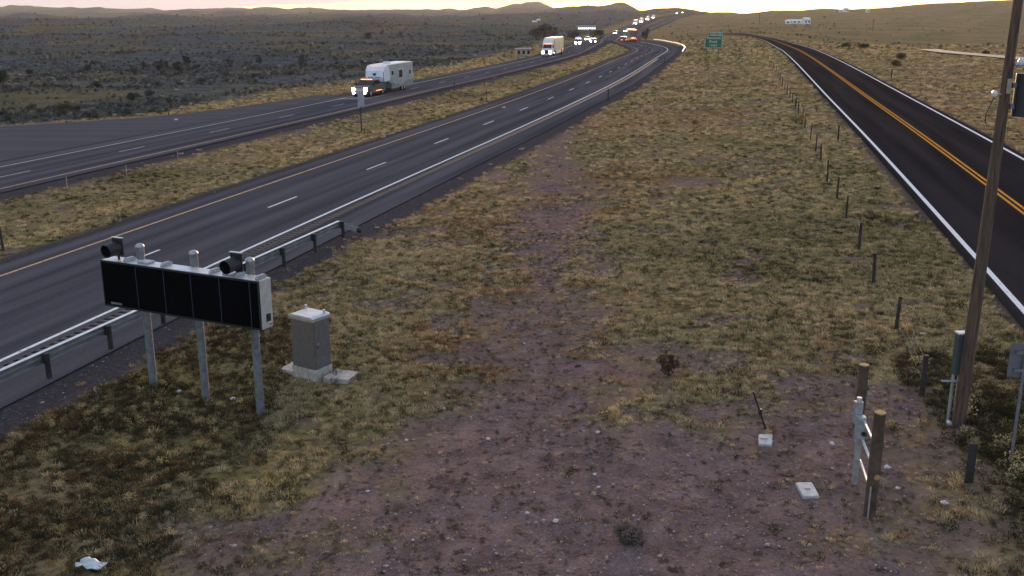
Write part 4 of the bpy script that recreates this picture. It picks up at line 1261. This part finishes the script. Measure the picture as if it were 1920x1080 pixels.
# tall median sign seen nearly edge on, in front of the pickup
ms = G(678, 247)
o = thing('median_sign', 'tall dark post with a pale sign panel standing in the median before the pickup', 'sign', ms, R(58))
MB().tube((0, 0, -0.3), (0, 0, 3.45), 0.06, 0.055, 8).build('post', STEELD, o)
MB().box(-0.42, 0.42, -0.075, -0.062, 2.15, 3.45).build('panel', mat('grey_panel', (0.34, 0.36, 0.42), 0.5, 0.3), o)

# ------------------------------------------------------------------ green exit sign
es = G(1336, 113)
ex = thing('exit_sign', 'green highway exit sign on two posts in the grass strip', 'road sign', es, R(-6))
GREEN = mat('sign_green', (0.010, 0.135, 0.080), 0.45, 0, 0.08, 1)
SWHITE = mat('sign_white', (0.62, 0.70, 0.66), 0.5, 0, 0.04, 2)
zt_ = 4.35
MB().box(-1.55, 1.55, 0.0, 0.05, zt_ - 2.25, zt_).build('panel', GREEN, ex)
tab = MB().box(-0.55, 1.50, 0.0, 0.05, zt_ + 0.012, zt_ + 0.56).build('exit_tab', GREEN, ex)
def border(x0, x1, z0, z1, par):
    w_ = 0.055
    MB().box(x0, x1, -0.012, -0.003, z1 - w_, z1).box(x0, x1, -0.012, -0.003, z0, z0 + w_).box(x0, x0 + w_, -0.012, -0.003, z0 + w_, z1 - w_).box(x1 - w_, x1, -0.012, -0.003, z0 + w_, z1 - w_).build('border', SWHITE, par)
border(-1.51, 1.51, zt_ - 2.21, zt_ - 0.04, ex); border(-0.52, 1.47, zt_ + 0.04, zt_ + 0.53, tab)
for tx, sz, x_, z_ in (('Remount', 0.66, 0.0, zt_ - 0.46), ('Road', 0.66, -0.05, zt_ - 1.10), ('1 MILE', 0.52, -0.05, zt_ - 1.78)):
    text_mesh(tx, sz, SWHITE, ex, (x_, -0.006, z_), (math.pi / 2, 0, 0), extrude=0.004)
text_mesh('EXIT 339', 0.40, SWHITE, tab, (0.48, -0.006, zt_ + 0.29), (math.pi / 2, 0, 0), extrude=0.004)
for x_ in (-1.2, 0.95):
    gx_, gy_ = es.x + x_, es.y
    MB().box(x_ - 0.07, x_ + 0.07, 0.06, 0.20, gz(gx_, gy_) - es.z - 0.3, zt_ - 0.1).build('post', WOOD, ex)

# ------------------------------------------------------------------ vehicles
def wheel(par, x, y, r_, w_, name='wheel'):
    o = MB().tube((x, y - w_ / 2, r_), (x, y + w_ / 2, r_), r_, r_, 18).build(name, RUBBER, par, bevel=0.03)
    s_ = 1 if y > 0 else -1
    MB().tube((x, y + s_ * w_ / 2, r_), (x, y + s_ * (w_ / 2 + 0.015), r_), r_ * 0.58, r_ * 0.50, 14).build('rim', CHROME, o)
    return o
def lamp(par, x, y, z, sx_, sy_, sz_, m, name):
    return MB().box(x - sx_, x + sx_, y - sy_, y + sy_, z - sz_, z + sz_).build(name, m, par, bevel=0.01)
def road_pose(line, i, off):
    t, nn = frame(line)
    f = float(i); k0 = int(f); fr_ = f - k0
    p = line[k0] * (1 - fr_) + line[min(k0 + 1, len(line) - 1)] * fr_ + nn[k0] * off
    ang_ = math.atan2(t[k0][1], t[k0][0])
    z_ = float(smooth_z(np.array([p[0]]), np.array([p[1]]))[0]) + 0.035 + np.hypot(*p) * 0.00035
    return Vector((p[0], p[1], z_)), ang_

# pickup and fifth-wheel camper on the opposite lanes, coming this way
iP = float(np.argmin(np.hypot(*(LEFT - np.array(G(684, 185))[:2]).T)))
loc, an = road_pose(LEFT, iP + 1.6, -1.75)
pk = thing('pickup_truck', 'pickup with lit headlights and amber roof lights towing the camper', 'pickup', loc, an + math.pi)
PKP = mat('dark_grey_pickup_paint', (0.085, 0.085, 0.095), 0.3, 0.1, 0.1, 2)
prof = [(3.05, 0.55), (3.05, 1.05), (2.95, 1.20), (1.55, 1.32), (0.75, 1.92), (-0.95, 1.94), (-1.25, 1.36), (-3.05, 1.36), (-3.05, 0.58)]
bd = MB().prism(prof, -0.98, 0.98).build('body', PKP, pk, bevel=0.05)
MB().prism([(1.38, 1.36), (0.76, 1.84), (-0.90, 1.86), (-1.10, 1.40)], 0.985, 0.995).build('side_window', GLASSD, bd)
MB().prism([(1.38, 1.36), (0.76, 1.84), (-0.90, 1.86), (-1.10, 1.40)], -0.995, -0.985).build('side_window', GLASSD, bd)
ws = MB(); ws._add([(1.58, -0.85, 1.35), (1.58, 0.85, 1.35), (0.83, 0.80, 1.90), (0.83, -0.80, 1.90)], [(0, 1, 2, 3)]); ws.build('windscreen', GLASSD, bd)
MB().box(3.052, 3.075, -0.55, 0.55, 0.72, 1.08).build('grille', CHROME, pk)
MB().box(2.98, 3.14, -0.98, 0.98, 0.40, 0.62).build('bumper', CHROME, pk, bevel=0.03)
for s_ in (-1, 1):
    lamp(pk, 3.07, s_ * 0.78, 0.93, 0.03, 0.19, 0.16, HEAD, 'headlight')
    lamp(pk, 3.15, s_ * 0.70, 0.52, 0.015, 0.12, 0.08, HEAD, 'fog_light')
    MB().box(1.25, 1.45, s_ * 1.0, s_ * 1.28, 1.30, 1.60).build('mirror', BLACK, pk)
    for wx in (2.0, -1.9): wheel(pk, wx, s_ * 0.88, 0.41, 0.30)
for y_ in (-0.6, -0.3, 0.0, 0.3, 0.6): lamp(pk, 0.72, y_, 1.97, 0.06, 0.11, 0.035, AMBER, 'roof_marker')
MB().box(-2.9, 1.6, -1.10, -0.985, 0.46, 0.52).box(-2.9, 1.6, 0.985, 1.10, 0.46, 0.52).build('running_board', BLACK, pk)
lamp(pk, -0.6, 1.06, 0.62, 0.9, 0.012, 0.025, AMBER, 'side_marker')

loc2, an2 = road_pose(LEFT, iP + 1.6 + (2.2 + 5.4) / 2, -1.75)
cp = thing('camper_trailer', 'white fifth-wheel camper trailer towed behind the pickup', 'trailer', loc2, an2 + math.pi)
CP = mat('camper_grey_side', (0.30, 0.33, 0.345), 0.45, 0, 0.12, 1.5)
CPW = mat('camper_white_cap', (0.70, 0.76, 0.84), 0.4, 0, 0.05, 1)
CPT = mat('camper_roof', (0.80, 0.82, 0.85), 0.5, 0, 0.05, 1)
TEAL = mat('camper_teal_stripe', (0.14, 0.24, 0.24), 0.5, 0, 0.2, 1.5)
# side profile, forward = +x; nose overhangs the pickup bed
prof = [(5.9, 1.62), (6.05, 2.2), (5.85, 3.0), (5.3, 3.62), (4.2, 3.80), (-5.2, 3.72), (-5.2, 0.62), (3.1, 0.62), (3.35, 1.62)]
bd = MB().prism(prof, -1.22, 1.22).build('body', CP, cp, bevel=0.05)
MB().prism([(5.88, 2.98), (5.33, 3.60), (4.2, 3.78), (4.2, 3.86), (5.36, 3.68), (5.93, 3.02)], -1.20, 1.20).build('nose_trim', CPT, cp)
cap_ = MB()
for k_, (xa, za, xb, zb2) in enumerate(((5.90, 1.66, 6.06, 2.2), (6.06, 2.2, 5.86, 3.0), (5.86, 3.0, 5.31, 3.6))):
    cap_._add([(xa + .02, -1.12, za), (xa + .02, 1.12, za), (xb + .02, 1.12, zb2), (xb + .02, -1.12, zb2)], [(0, 1, 2, 3)])
cap_.build('front_cap', CPW, cp)
for s_ in (-1, 1):
    MB().prism([(5.88, 1.66), (6.02, 2.2), (5.82, 2.98), (5.28, 3.58), (4.3, 3.70), (3.9, 3.0), (3.75, 2.2), (3.9, 1.66)], s_ * 1.222, s_ * 1.25).build('white_side_cap', CPW, cp)
MB().box(-5.15, 4.2, -1.18, 1.18, 3.79, 3.86).build('roof', CPT, cp)
MB().box(1.0, 1.9, -0.4, 0.4, 3.863, 4.10).build('roof_unit', PWHITE, cp, bevel=0.05)
MB().box(6.07, 6.078, -0.85, -0.10, 2.20, 2.30).build('name_decal', BLACK, cp)
MB().box(6.07, 6.078, 0.05, 0.85, 2.22, 2.31).build('name_decal', BLACK, cp)
MB().prism([(-0.30, 2.75), (0.25, 2.80), (0.15, 2.48), (-0.10, 2.45)], 5.985, 6.03, axis='x').build('emblem', BLACK, cp)
MB().prism([(-0.5, 1.98), (0.5, 1.98), (0.0, 1.74)], 6.03, 6.06, axis='x').build('chevron', mat('slate_decal', (0.08, 0.10, 0.16), 0.5), cp)
for s_ in (-1, 1):
    for (xa, xb, za, zb2) in ((2.5, 3.05, 2.35, 2.95), (-0.8, 0.3, 1.85, 2.95), (-4.2, -3.75, 2.15, 2.75)):
        f_ = MB().box(xa, xb, s_ * 1.224, s_ * 1.262, za, zb2).build('window', GLASSD, cp, bevel=0.01)
        MB().box(xa - .06, xb + .06, s_ * 1.224, s_ * 1.25, zb2 + 0.004, zb2 + 0.06).box(xa - .06, xb + .06, s_ * 1.224, s_ * 1.25, za - 0.06, za - 0.004).build('window_trim', CPT, f_)
    MB().prism([(-5.1, 0.72), (3.1, 0.72), (2.6, 1.05), (-1.0, 0.95), (-3.2, 1.35), (-5.1, 1.42)], s_ * 1.224, s_ * 1.24).build('stripe', TEAL, cp)
    MB().prism([(4.9, 1.70), (2.4, 0.9), (1.4, 0.9), (3.6, 1.75)], s_ * 1.252, s_ * 1.27).build('stripe', TEAL, cp)
    for wx in (-1.0, -1.95): wheel(cp, wx, s_ * 1.0, 0.40, 0.26)
    lamp(cp, 5.25, s_ * 1.15, 3.66, 0.06, 0.08, 0.05, AMBER, 'clearance_lamp')
MB().tube((2.6, 0.9, 0.0), (2.6, 0.9, 0.62), 0.05).tube((2.6, -0.9, 0.0), (2.6, -0.9, 0.62), 0.05).build('landing_leg', STEELD, cp)
MB().box(4.4, 4.7, -0.2, 0.2, 1.15, 1.62).build('king_pin', STEELD, cp)
cp.scale = (0.95, 1.0, 0.91)
for y_ in (-0.5, 0, 0.5): lamp(cp, 5.34, y_, 3.70, 0.06, 0.06, 0.03, AMBER, 'clearance_lamp')

def semi(loc, an, label, group=None, cabm=PWHITE, boxm=None, lights=True, toward=True, boxname='box_trailer', trailer_label=None):
    a_ = an + (math.pi if toward else 0)
    t_ = thing('truck_tractor', label, 'truck', loc, a_, group)
    MB().prism([(3.2, 0.5), (3.25, 1.55), (2.1, 1.85), (1.7, 2.75), (0.6, 3.75), (-0.9, 3.95), (-0.9, 0.9), (-3.0, 0.9), (-3.0, 0.6), (2.0, 0.5)], -1.15, 1.15).build('cab', cabm, t_, bevel=0.06)
    ws = MB(); ws._add([(2.13, -1.0, 1.90), (2.13, 1.0, 1.90), (1.73, 0.95, 2.74), (1.73, -0.95, 2.74)], [(0, 1, 2, 3)]); ws.build('windscreen', GLASSD, t_)
    MB().box(3.255, 3.30, -0.5, 0.5, 0.7, 1.5).build('grille', BLACK, t_)
    MB().box(3.1, 3.42, -1.15, 1.15, 0.35, 0.68).build('bumper', CHROME, t_, bevel=0.03)
    for s_ in (-1, 1):
        MB().prism([(1.9, 1.95), (1.6, 2.65), (0.7, 2.7), (0.7, 1.95)], s_ * 1.152, s_ * 1.165).build('side_window', GLASSD, t_)
        if lights:
            lamp(t_, 3.30, s_ * 0.86, 1.0, 0.04, 0.22, 0.17, HEAD, 'headlight')
        wheel(t_, 2.3, s_ * 1.0, 0.5, 0.32)
        for wx in (-1.5, -2.8): wheel(t_, wx, s_ * 0.98, 0.5, 0.5)
        MB().tube((-0.2, s_ * 1.05, 0.72), (1.2, s_ * 1.05, 0.72), 0.28, 0.28, 14).build('fuel_tank', CHROME, t_)
        MB().box(2.0, 2.15, s_ * 1.2, s_ * 1.45, 2.0, 2.6).build('mirror', BLACK, t_)
    if lights:
        for y_ in (-0.8, -0.4, 0, 0.4, 0.8): lamp(t_, 1.85, y_, 2.86, 0.06, 0.12, 0.05, AMBER, 'roof_marker')
    dirv = Vector((math.cos(a_), math.sin(a_), 0))
    tr = thing(boxname, trailer_label, 'trailer', loc - dirv * 8.6, a_)
    MB().box(-8.0, 7.2, -1.28, 1.28, 1.15, 4.05).build('box', boxm, tr, bevel=0.03)
    MB().box(-8.0, 7.2, -1.30, 1.30, 4.053, 4.10).build('top_rail', ALU, tr)
    for s_ in (-1, 1):
        for k_ in range(12):
            MB().box(-7.7 + k_ * 1.25, -7.64 + k_ * 1.25, s_ * 1.282, s_ * 1.30, 1.2, 4.0).build('side_rib', boxm, tr)
        MB().box(-4.0, 4.0, s_ * 1.15, s_ * 1.2, 0.45, 1.146).build('side_skirt', PWHITE, tr)
        for wx in (-5.6, -6.9): wheel(tr, wx, s_ * 0.98, 0.5, 0.5)
        lamp(tr, -8.03, s_ * 1.05, 1.05, 0.03, 0.16, 0.08, TAIL, 'tail_lamp')
    MB().tube((4.2, 0.7, 0.05), (4.2, 0.7, 1.15), 0.07).tube((4.2, -0.7, 0.05), (4.2, -0.7, 1.15), 0.07).build('landing_leg', STEELD, tr)
    return t_, tr
BOXM = mat('tan_box_side', (0.58, 0.49, 0.38), 0.5, 0, 0.08, 0.6)
loc, an = road_pose(LEFT, iL - 11.5, -1.8)
semi(loc, an, 'white semi truck cab with lit headlights on the opposite lanes', None, PWHITE, BOXM, trailer_label='pale tan box trailer behind the white semi cab')

def car(loc, an, label, col, toward=True, tall=False, group=None):
    a_ = an + (math.pi if toward else 0)
    o = thing('car', label, 'car', loc, a_, group)
    h_ = 1.85 if tall else 1.48
    MB().prism([(2.3, 0.35), (2.35, 0.75), (2.2, 0.90), (1.1, 1.02), (0.45, h_), (-1.4, h_), (-2.1, 1.05), (-2.3, 0.95), (-2.3, 0.35)], -0.92, 0.92).build('body', col, o, bevel=0.05)
    ws = MB(); ws._add([(1.12, -0.8, 1.06), (1.12, 0.8, 1.06), (0.50, 0.75, h_ - 0.04), (0.50, -0.75, h_ - 0.04)], [(0, 1, 2, 3)]); ws.build('windscreen', GLASSD, o)
    for s_ in (-1, 1):
        MB().prism([(0.95, 1.06), (0.40, h_ - 0.1), (-1.3, h_ - 0.1), (-1.75, 1.08)], s_ * 0.922, s_ * 0.93).build('side_window', GLASSD, o)
        for wx in (1.45, -1.45): wheel(o, wx, s_ * 0.82, 0.34, 0.24)
        lamp(o, 2.36, s_ * 0.68, 0.70, 0.03, 0.20, 0.12, HEAD, 'headlight')
        lamp(o, -2.32, s_ * 0.70, 0.80, 0.03, 0.18, 0.12, TAIL, 'tail_lamp')
    return o
def at_Y(line, Y_): return float(np.argmin(np.abs(line[:, 1] - Y_)))
DK = mat('dark_car_paint', (0.03, 0.03, 0.035), 0.3, 0.2, 0.1, 2)
loc, an = road_pose(LEFT, at_Y(LEFT, 318), -1.8)
c1 = car(loc, an, 'dark car with dazzling headlights and added violet roof glare behind the white semi', DK, True, True)
VIO = mat('violet_glare_glow', (0.4, 0.2, 0.8), 0.3, emit=(0.30, 0.07, 1.0), estr=0.7)  # added violet emitters imitating headlight glare; the cars have no such lamps
for y_ in (-0.5, 0.0, 0.5): lamp(c1, 0.1, y_, 2.10, 0.14, 0.235, 0.22, VIO, 'glare_block')
for s_ in (-1, 1): lamp(c1, 2.40, s_ * 0.62, 0.72, 0.02, 0.26, 0.22, HEAD, 'driving_light')
loc, an = road_pose(LEFT, at_Y(LEFT, 338), 1.8)
c2_ = car(loc, an, 'second dark car with dazzling headlights in the inner opposite lane', DK, True)
for y_ in (-0.4, 0.4): lamp(c2_, 0.1, y_, 1.66, 0.14, 0.3, 0.16, VIO, 'glare_block')  # same added glare glow on the second car
loc, an = road_pose(LEFT, at_Y(LEFT, 376), -1.8)
car(loc, an, 'small pale car with headlights before the valley on the opposite lanes', PWHITE, True)
loc, an = road_pose(NEAR, at_Y(NEAR, 372), 1.8)
t1, t2 = semi(loc, an, 'semi truck cab driving away over the crest of the bend', None, PGREY, mat('dark_trailer', (0.10, 0.09, 0.10), 0.5), True, False, trailer_label='dark trailer with red tail lamps driving away over the crest')
for y_ in (-1.0, -0.5, 0, 0.5, 1.0): lamp(t2, -8.03, y_, 4.12, 0.03, 0.16, 0.06, TAIL, 'top_marker')
for y_ in (-0.5, 0, 0.5): lamp(t2, -8.03, y_, 1.35, 0.03, 0.24, 0.22, TAIL if y_ else AMBER, 'centre_lamp')
loc, an = road_pose(NEAR, at_Y(NEAR, 352), -1.8)
car(loc, an, 'dark car with red tail lamps passing the trailer on the crest', DK, False, True)
for Y_, off, lab in ((640, -1.8, 'lowest car with headlights coming down the distant hill'), (690, 1.8, 'second lowest car with headlights coming down the distant hill')):
    loc, an = road_pose(LEFT, at_Y(LEFT, Y_), off); car(loc, an, lab, DK, True, True)
for Y_, lab, tl_ in ((905, 'lowest truck with lights of the four on the distant hill', 'pale trailer behind the lowest truck on the distant hill'),
                     (975, 'second truck from below on the distant hill', 'pale trailer behind the second truck on the distant hill'),
                     (1060, 'third truck from below on the distant hill', 'pale trailer behind the third truck on the distant hill'),
                     (1150, 'highest truck of the four on the distant hill', 'pale trailer behind the highest truck on the distant hill')):
    loc, an = road_pose(LEFT, at_Y(LEFT, Y_), -1.8)
    q1, q2 = semi(loc, an, lab, None, PWHITE, BOXM, True, True, trailer_label=tl_)
for Y_, lab in ((1420, 'car with bright headlights at the skyline of the distant road'), (1480, 'faint second car with headlights at the skyline of the distant road')):
    loc, an = road_pose(LEFT, at_Y(LEFT, Y_), -1.8); car(loc, an, lab, PWHITE, True, True)

# ------------------------------------------------------------------ far buildings and poles
def house(name, label, p, rz, L_, W_, H_, rh, wall_m, roof_m, wins, lit=False, cat='building'):
    o = thing(name, label, cat, p, rz)
    MB().box(-L_ / 2, L_ / 2, -W_ / 2, W_ / 2, -2.0, H_).build('wall', wall_m, o)
    MB().prism([(-W_ / 2 - 0.3, H_ + 0.003), (W_ / 2 + 0.3, H_ + 0.003), (0, H_ + rh)], -L_ / 2 - 0.3, L_ / 2 + 0.3, axis='x').build('roof', roof_m, o)
    for k_ in range(wins):
        x_ = -L_ / 2 + L_ * (k_ + 0.5) / wins
        MB().box(x_ - L_ / wins * 0.24, x_ + L_ / wins * 0.24, -W_ / 2 - 0.05, -W_ / 2 - 0.003, H_ * 0.32, H_ * 0.8).build('window', WINLIT if lit else GLASSD, o)
    return o
WALLT = mat('tan_wall', (0.45, 0.37, 0.31), 0.9, 0, 0.1, 1)
WALLW = mat('white_wall', (0.78, 0.78, 0.76), 0.8, 0, 0.05, 1)
ROOFG = mat('grey_roof', (0.25, 0.25, 0.27), 0.8, 0, 0.1, 1)
ROOFW = mat('white_metal_roof', (0.75, 0.76, 0.80), 0.5, 0.1, 0.05, 1)
TEALW = mat('teal_wall', (0.12, 0.20, 0.19), 0.7, 0, 0.1, 1)
house('shed', 'low tan shed in the scrub left of the white semi', G(981, 84), 0.1, 3.6, 2.0, 1.7, 0.25, WALLT, WALLT, 3)
house('long_building', 'long low teal building with a row of lit windows across the valley', far_pt(1100, 720), 0.05, 12.5, 6, 2.6, 0.9, TEALW, ROOFG, 9, True)
house('farm_building', 'long white farm building on the slope above the service road', far_pt(1494, 830), -0.1, 13.0, 7, 2.2, 1.1, WALLW, ROOFW, 4)
house('farm_house', 'small white house at the right end of the long farm building', far_pt(1513, 815), 0.2, 5.0, 5, 3.6, 1.6, WALLW, ROOFW, 2)
house('farm_shed', 'small pale shed at the left end of the long farm building', far_pt(1479, 815), -0.3, 4.0, 4, 2.2, 0.9, WALLW, ROOFW, 1)
house('hill_house', 'bright white house near the skyline at the right', far_pt(1586, 1330), 0.3, 4.8, 5, 4.2, 1.8, WALLW, ROOFW, 2)
house('hill_shed', 'small pale shed left of the house near the skyline', far_pt(1577, 1330), 0.0, 3.5, 4, 2.4, 1.0, WALLW, ROOFW, 1)
house('hill_barn', 'tiny white barn on the slope right of the skyline house', far_pt(1627, 1300), 0.1, 3.6, 4, 2.8, 1.2, WALLW, ROOFW, 1)
house('ranch_house', 'pale ranch house on the far slope above the white semi', far_pt(1003, 1080), 0.1, 5.0, 5, 2.6, 1.2, WALLW, ROOFW, 2)
house('ranch_shed', 'pale ranch shed beside the ranch house on the far slope', far_pt(1010, 1080), 0.1, 3.0, 4, 3.6, 1.2, WALLT, ROOFW, 1)
for px, Y_, h_, lab in ((1425, 760, 8.5, 'bare wooden power pole standing beyond the end of the service road'), (1640, 620, 7.0, 'faint power pole in the pasture below the right hill')):
    p_ = far_pt(px, Y_)
    o = thing('power_pole', lab, 'utility pole', p_)
    MB().tube((0, 0, -1), (0, 0, h_), 0.22, 0.16, 8).build('shaft', WOODD, o)
    MB().box(-1.1, 1.1, -0.08, 0.08, h_ - 0.9, h_ - 0.7).build('cross_arm', WOODD, o)

# ------------------------------------------------------------------ trees and single bushes
BARK = mat('juniper_bark', (0.06, 0.045, 0.035), 0.95, 0, 0.3, 4)
M_JUN = veg('juniper_foliage', (0.014, 0.022, 0.016), (0.045, 0.060, 0.040), 0.12)
M_JUN2 = veg('grey_juniper_foliage', (0.022, 0.030, 0.028), (0.060, 0.072, 0.062), 0.12)
def tree(px, py, h_, wd, label, m=None, far=None, name='juniper_tree', seed=0, group='scattered junipers'):
    p_ = far_pt(px, far) if far else G(px, py)
    o = thing(name, label, 'tree' if h_ > 1.6 else 'bush', p_)
    r = random.Random(seed * 7 + int(px))
    tk = MB(); tk.tube((0, 0, -0.3), (0.05 * h_, 0, h_ * 0.5), 0.05 * h_, 0.03 * h_, 7)
    for k_ in range(5):
        a = r.uniform(0, 6.28)
        tk.tube((0.02 * h_, 0, h_ * r.uniform(0.12, 0.4)), (math.cos(a) * wd * 0.35, math.sin(a) * wd * 0.35, h_ * r.uniform(0.4, 0.8)), 0.022 * h_, 0.008 * h_, 5)
    tk.build('trunk', BARK, o)
    vs, fs = [], []
    lob = [(r.uniform(-.3, .3) * wd, r.uniform(-.3, .3) * wd, h_ * r.uniform(0.25, 0.85)) for _ in range(9)]
    for _ in range(620):
        c_ = r.choice(lob)
        taper = 1.15 - 0.75 * c_[2] / h_
        v = Vector((r.gauss(0, 1), r.gauss(0, 1), r.gauss(0, 1))).normalized() * wd * 0.27 * taper * r.uniform(0.5, 1.1)
        q_ = Vector(c_) + v
        q_.z = max(0.08 * h_, q_.z)
        sz = wd * 0.055
        a = Vector((r.gauss(0, 1), r.gauss(0, 1), r.gauss(0, 1))).normalized() * sz * r.uniform(0.6, 1.4)
        b_ = a.orthogonal().normalized() * sz * r.uniform(0.4, 0.9)
        k = len(vs); vs += [q_ - a, q_ + b_, q_ + a, q_ - b_ * .7]; fs.append((k, k + 1, k + 2, k + 3))
    link_mesh('crown', vs, fs, m or M_JUN, o)
    return tag(o, group=group)
tree(335, 140, 3.2, 2.6, 'dark juniper at the foot of the tall clump above the turnout', seed=1)
tree(352, 122, 3.0, 2.2, 'tallest dark juniper of the clump above the turnout', seed=2)
tree(310, 118, 2.2, 1.8, 'dark juniper left of the tall clump above the turnout', M_JUN2, seed=3)
tree(300, 134, 3.0, 2.0, 'broad dark juniper below the overlapping clump', seed=4)
tree(270, 127, 2.4, 1.8, 'single dark juniper between two clearings in the scrub', M_JUN2, seed=5)
tree(56, 142, 1.5, 1.7, 'very dark round bush in the scrub at the far left', seed=6)
tree(6, 160, 2.6, 2.8, 'large dark juniper cut by the left edge of the picture', seed=7)
tree(166, 133, 2.0, 1.7, 'dark juniper in the middle of the left scrub', M_JUN2, seed=8)
tree(252, 140, 1.8, 1.6, 'low juniper under the single juniper in the scrub', M_JUN2, seed=9)
tree(432, 128, 2.2, 1.6, 'small juniper on the pale knoll above the highway', M_JUN2, seed=10)
tree(485, 108, 2.4, 1.6, 'thin juniper on the slope right of the pale knoll', M_JUN2, seed=11)
tree(568, 98, 2.2, 2.6, 'wide juniper clump high on the slope above the camper', M_JUN2, seed=12)
tree(248, 188, 0.8, 1.7, 'dark bush alone on the verge above the turnout', seed=13)
tree(122, 208, 0.8, 1.8, 'flat dark bush on the verge at the left of the turnout', M_WEED, seed=14)
tree(688, 80, 3.4, 3.6, 'broad juniper on the ridge to the left of the camper roof', M_JUN2, 420, seed=15)
tree(716, 58, 3.2, 2.6, 'juniper on the ridge near the left skyline', M_JUN2, 560, seed=16)
tree(1020, 66, 6.5, 9.0, 'wide dark tree clump behind the white semi', M_JUN2, 480, seed=17)
tree(1038, 66, 6.0, 5.5, 'dark tree at the right of the clump behind the white semi', M_JUN2, 500, seed=18)
tree(1000, 66, 4.0, 5.5, 'lower dark tree at the left of the clump behind the white semi', M_JUN2, 470, seed=19)
tree(1075, 70, 4.5, 7.0, 'dark tree below the long lit building', M_JUN2, 520, seed=20)
tree(1120, 70, 4.5, 8.0, 'dark tree right of the dazzling headlights', M_JUN2, 540, seed=21)
tree(1212, 72, 5.0, 4.0, 'dark tree on the cutting above the bend', M_JUN, 400, seed=22)
tree(1252, 706, 0.62, 0.62, 'dark reddish bush right of the bare track', veg('reddish_weed', (0.055, 0.034, 0.024), (0.12, 0.075, 0.05)), seed=23, name='bush', group='single bushes')
tree(1178, 1012, 0.20, 0.60, 'low straggly tuft on the gravel at the bottom', M_GREY, seed=24, name='bush', group='single bushes')
tree(1492, 232, 0.8, 1.2, 'green bush by the wire fence', M_OLIVE, seed=25, name='bush', group='single bushes')
for px, Y_, w_, lab in ((1858, 180, 1.5, 'dark bush beside the pale side road'), (1690, 148, 1.7, 'dark bush patch in the pasture right of the service road'), (1700, 170, 2.0, 'long dark bush behind the pasture bush patch'), (1625, 235, 2.8, 'dark bush row on the brow of the pasture'), (1592, 240, 2.4, 'left part of the bush row on the brow')):
    tree(px, 0, 0.75, w_, lab, M_WEED, Y_, name='bush', seed=int(px), group='pasture bushes')

# ------------------------------------------------------------------ evening haze over the plain
hz = MB().box(-6700, 6700, -6700, 6700, -60, 75).build('haze', None)
hm = bpy.data.materials.new('evening_haze'); hm.use_nodes = True
n, l = hm.node_tree.nodes, hm.node_tree.links
n.remove(n['Principled BSDF'])
pv = n.new('ShaderNodeVolumePrincipled')
pv.inputs['Color'].default_value = (0.93, 0.93, 0.97, 1)
pv.inputs['Density'].default_value = 0.55e-4
pv.inputs['Anisotropy'].default_value = 0.3
l.new(pv.outputs['Volume'], n['Material Output'].inputs['Volume'])
hz.data.materials.append(hm)
tag(hz, kind='stuff')
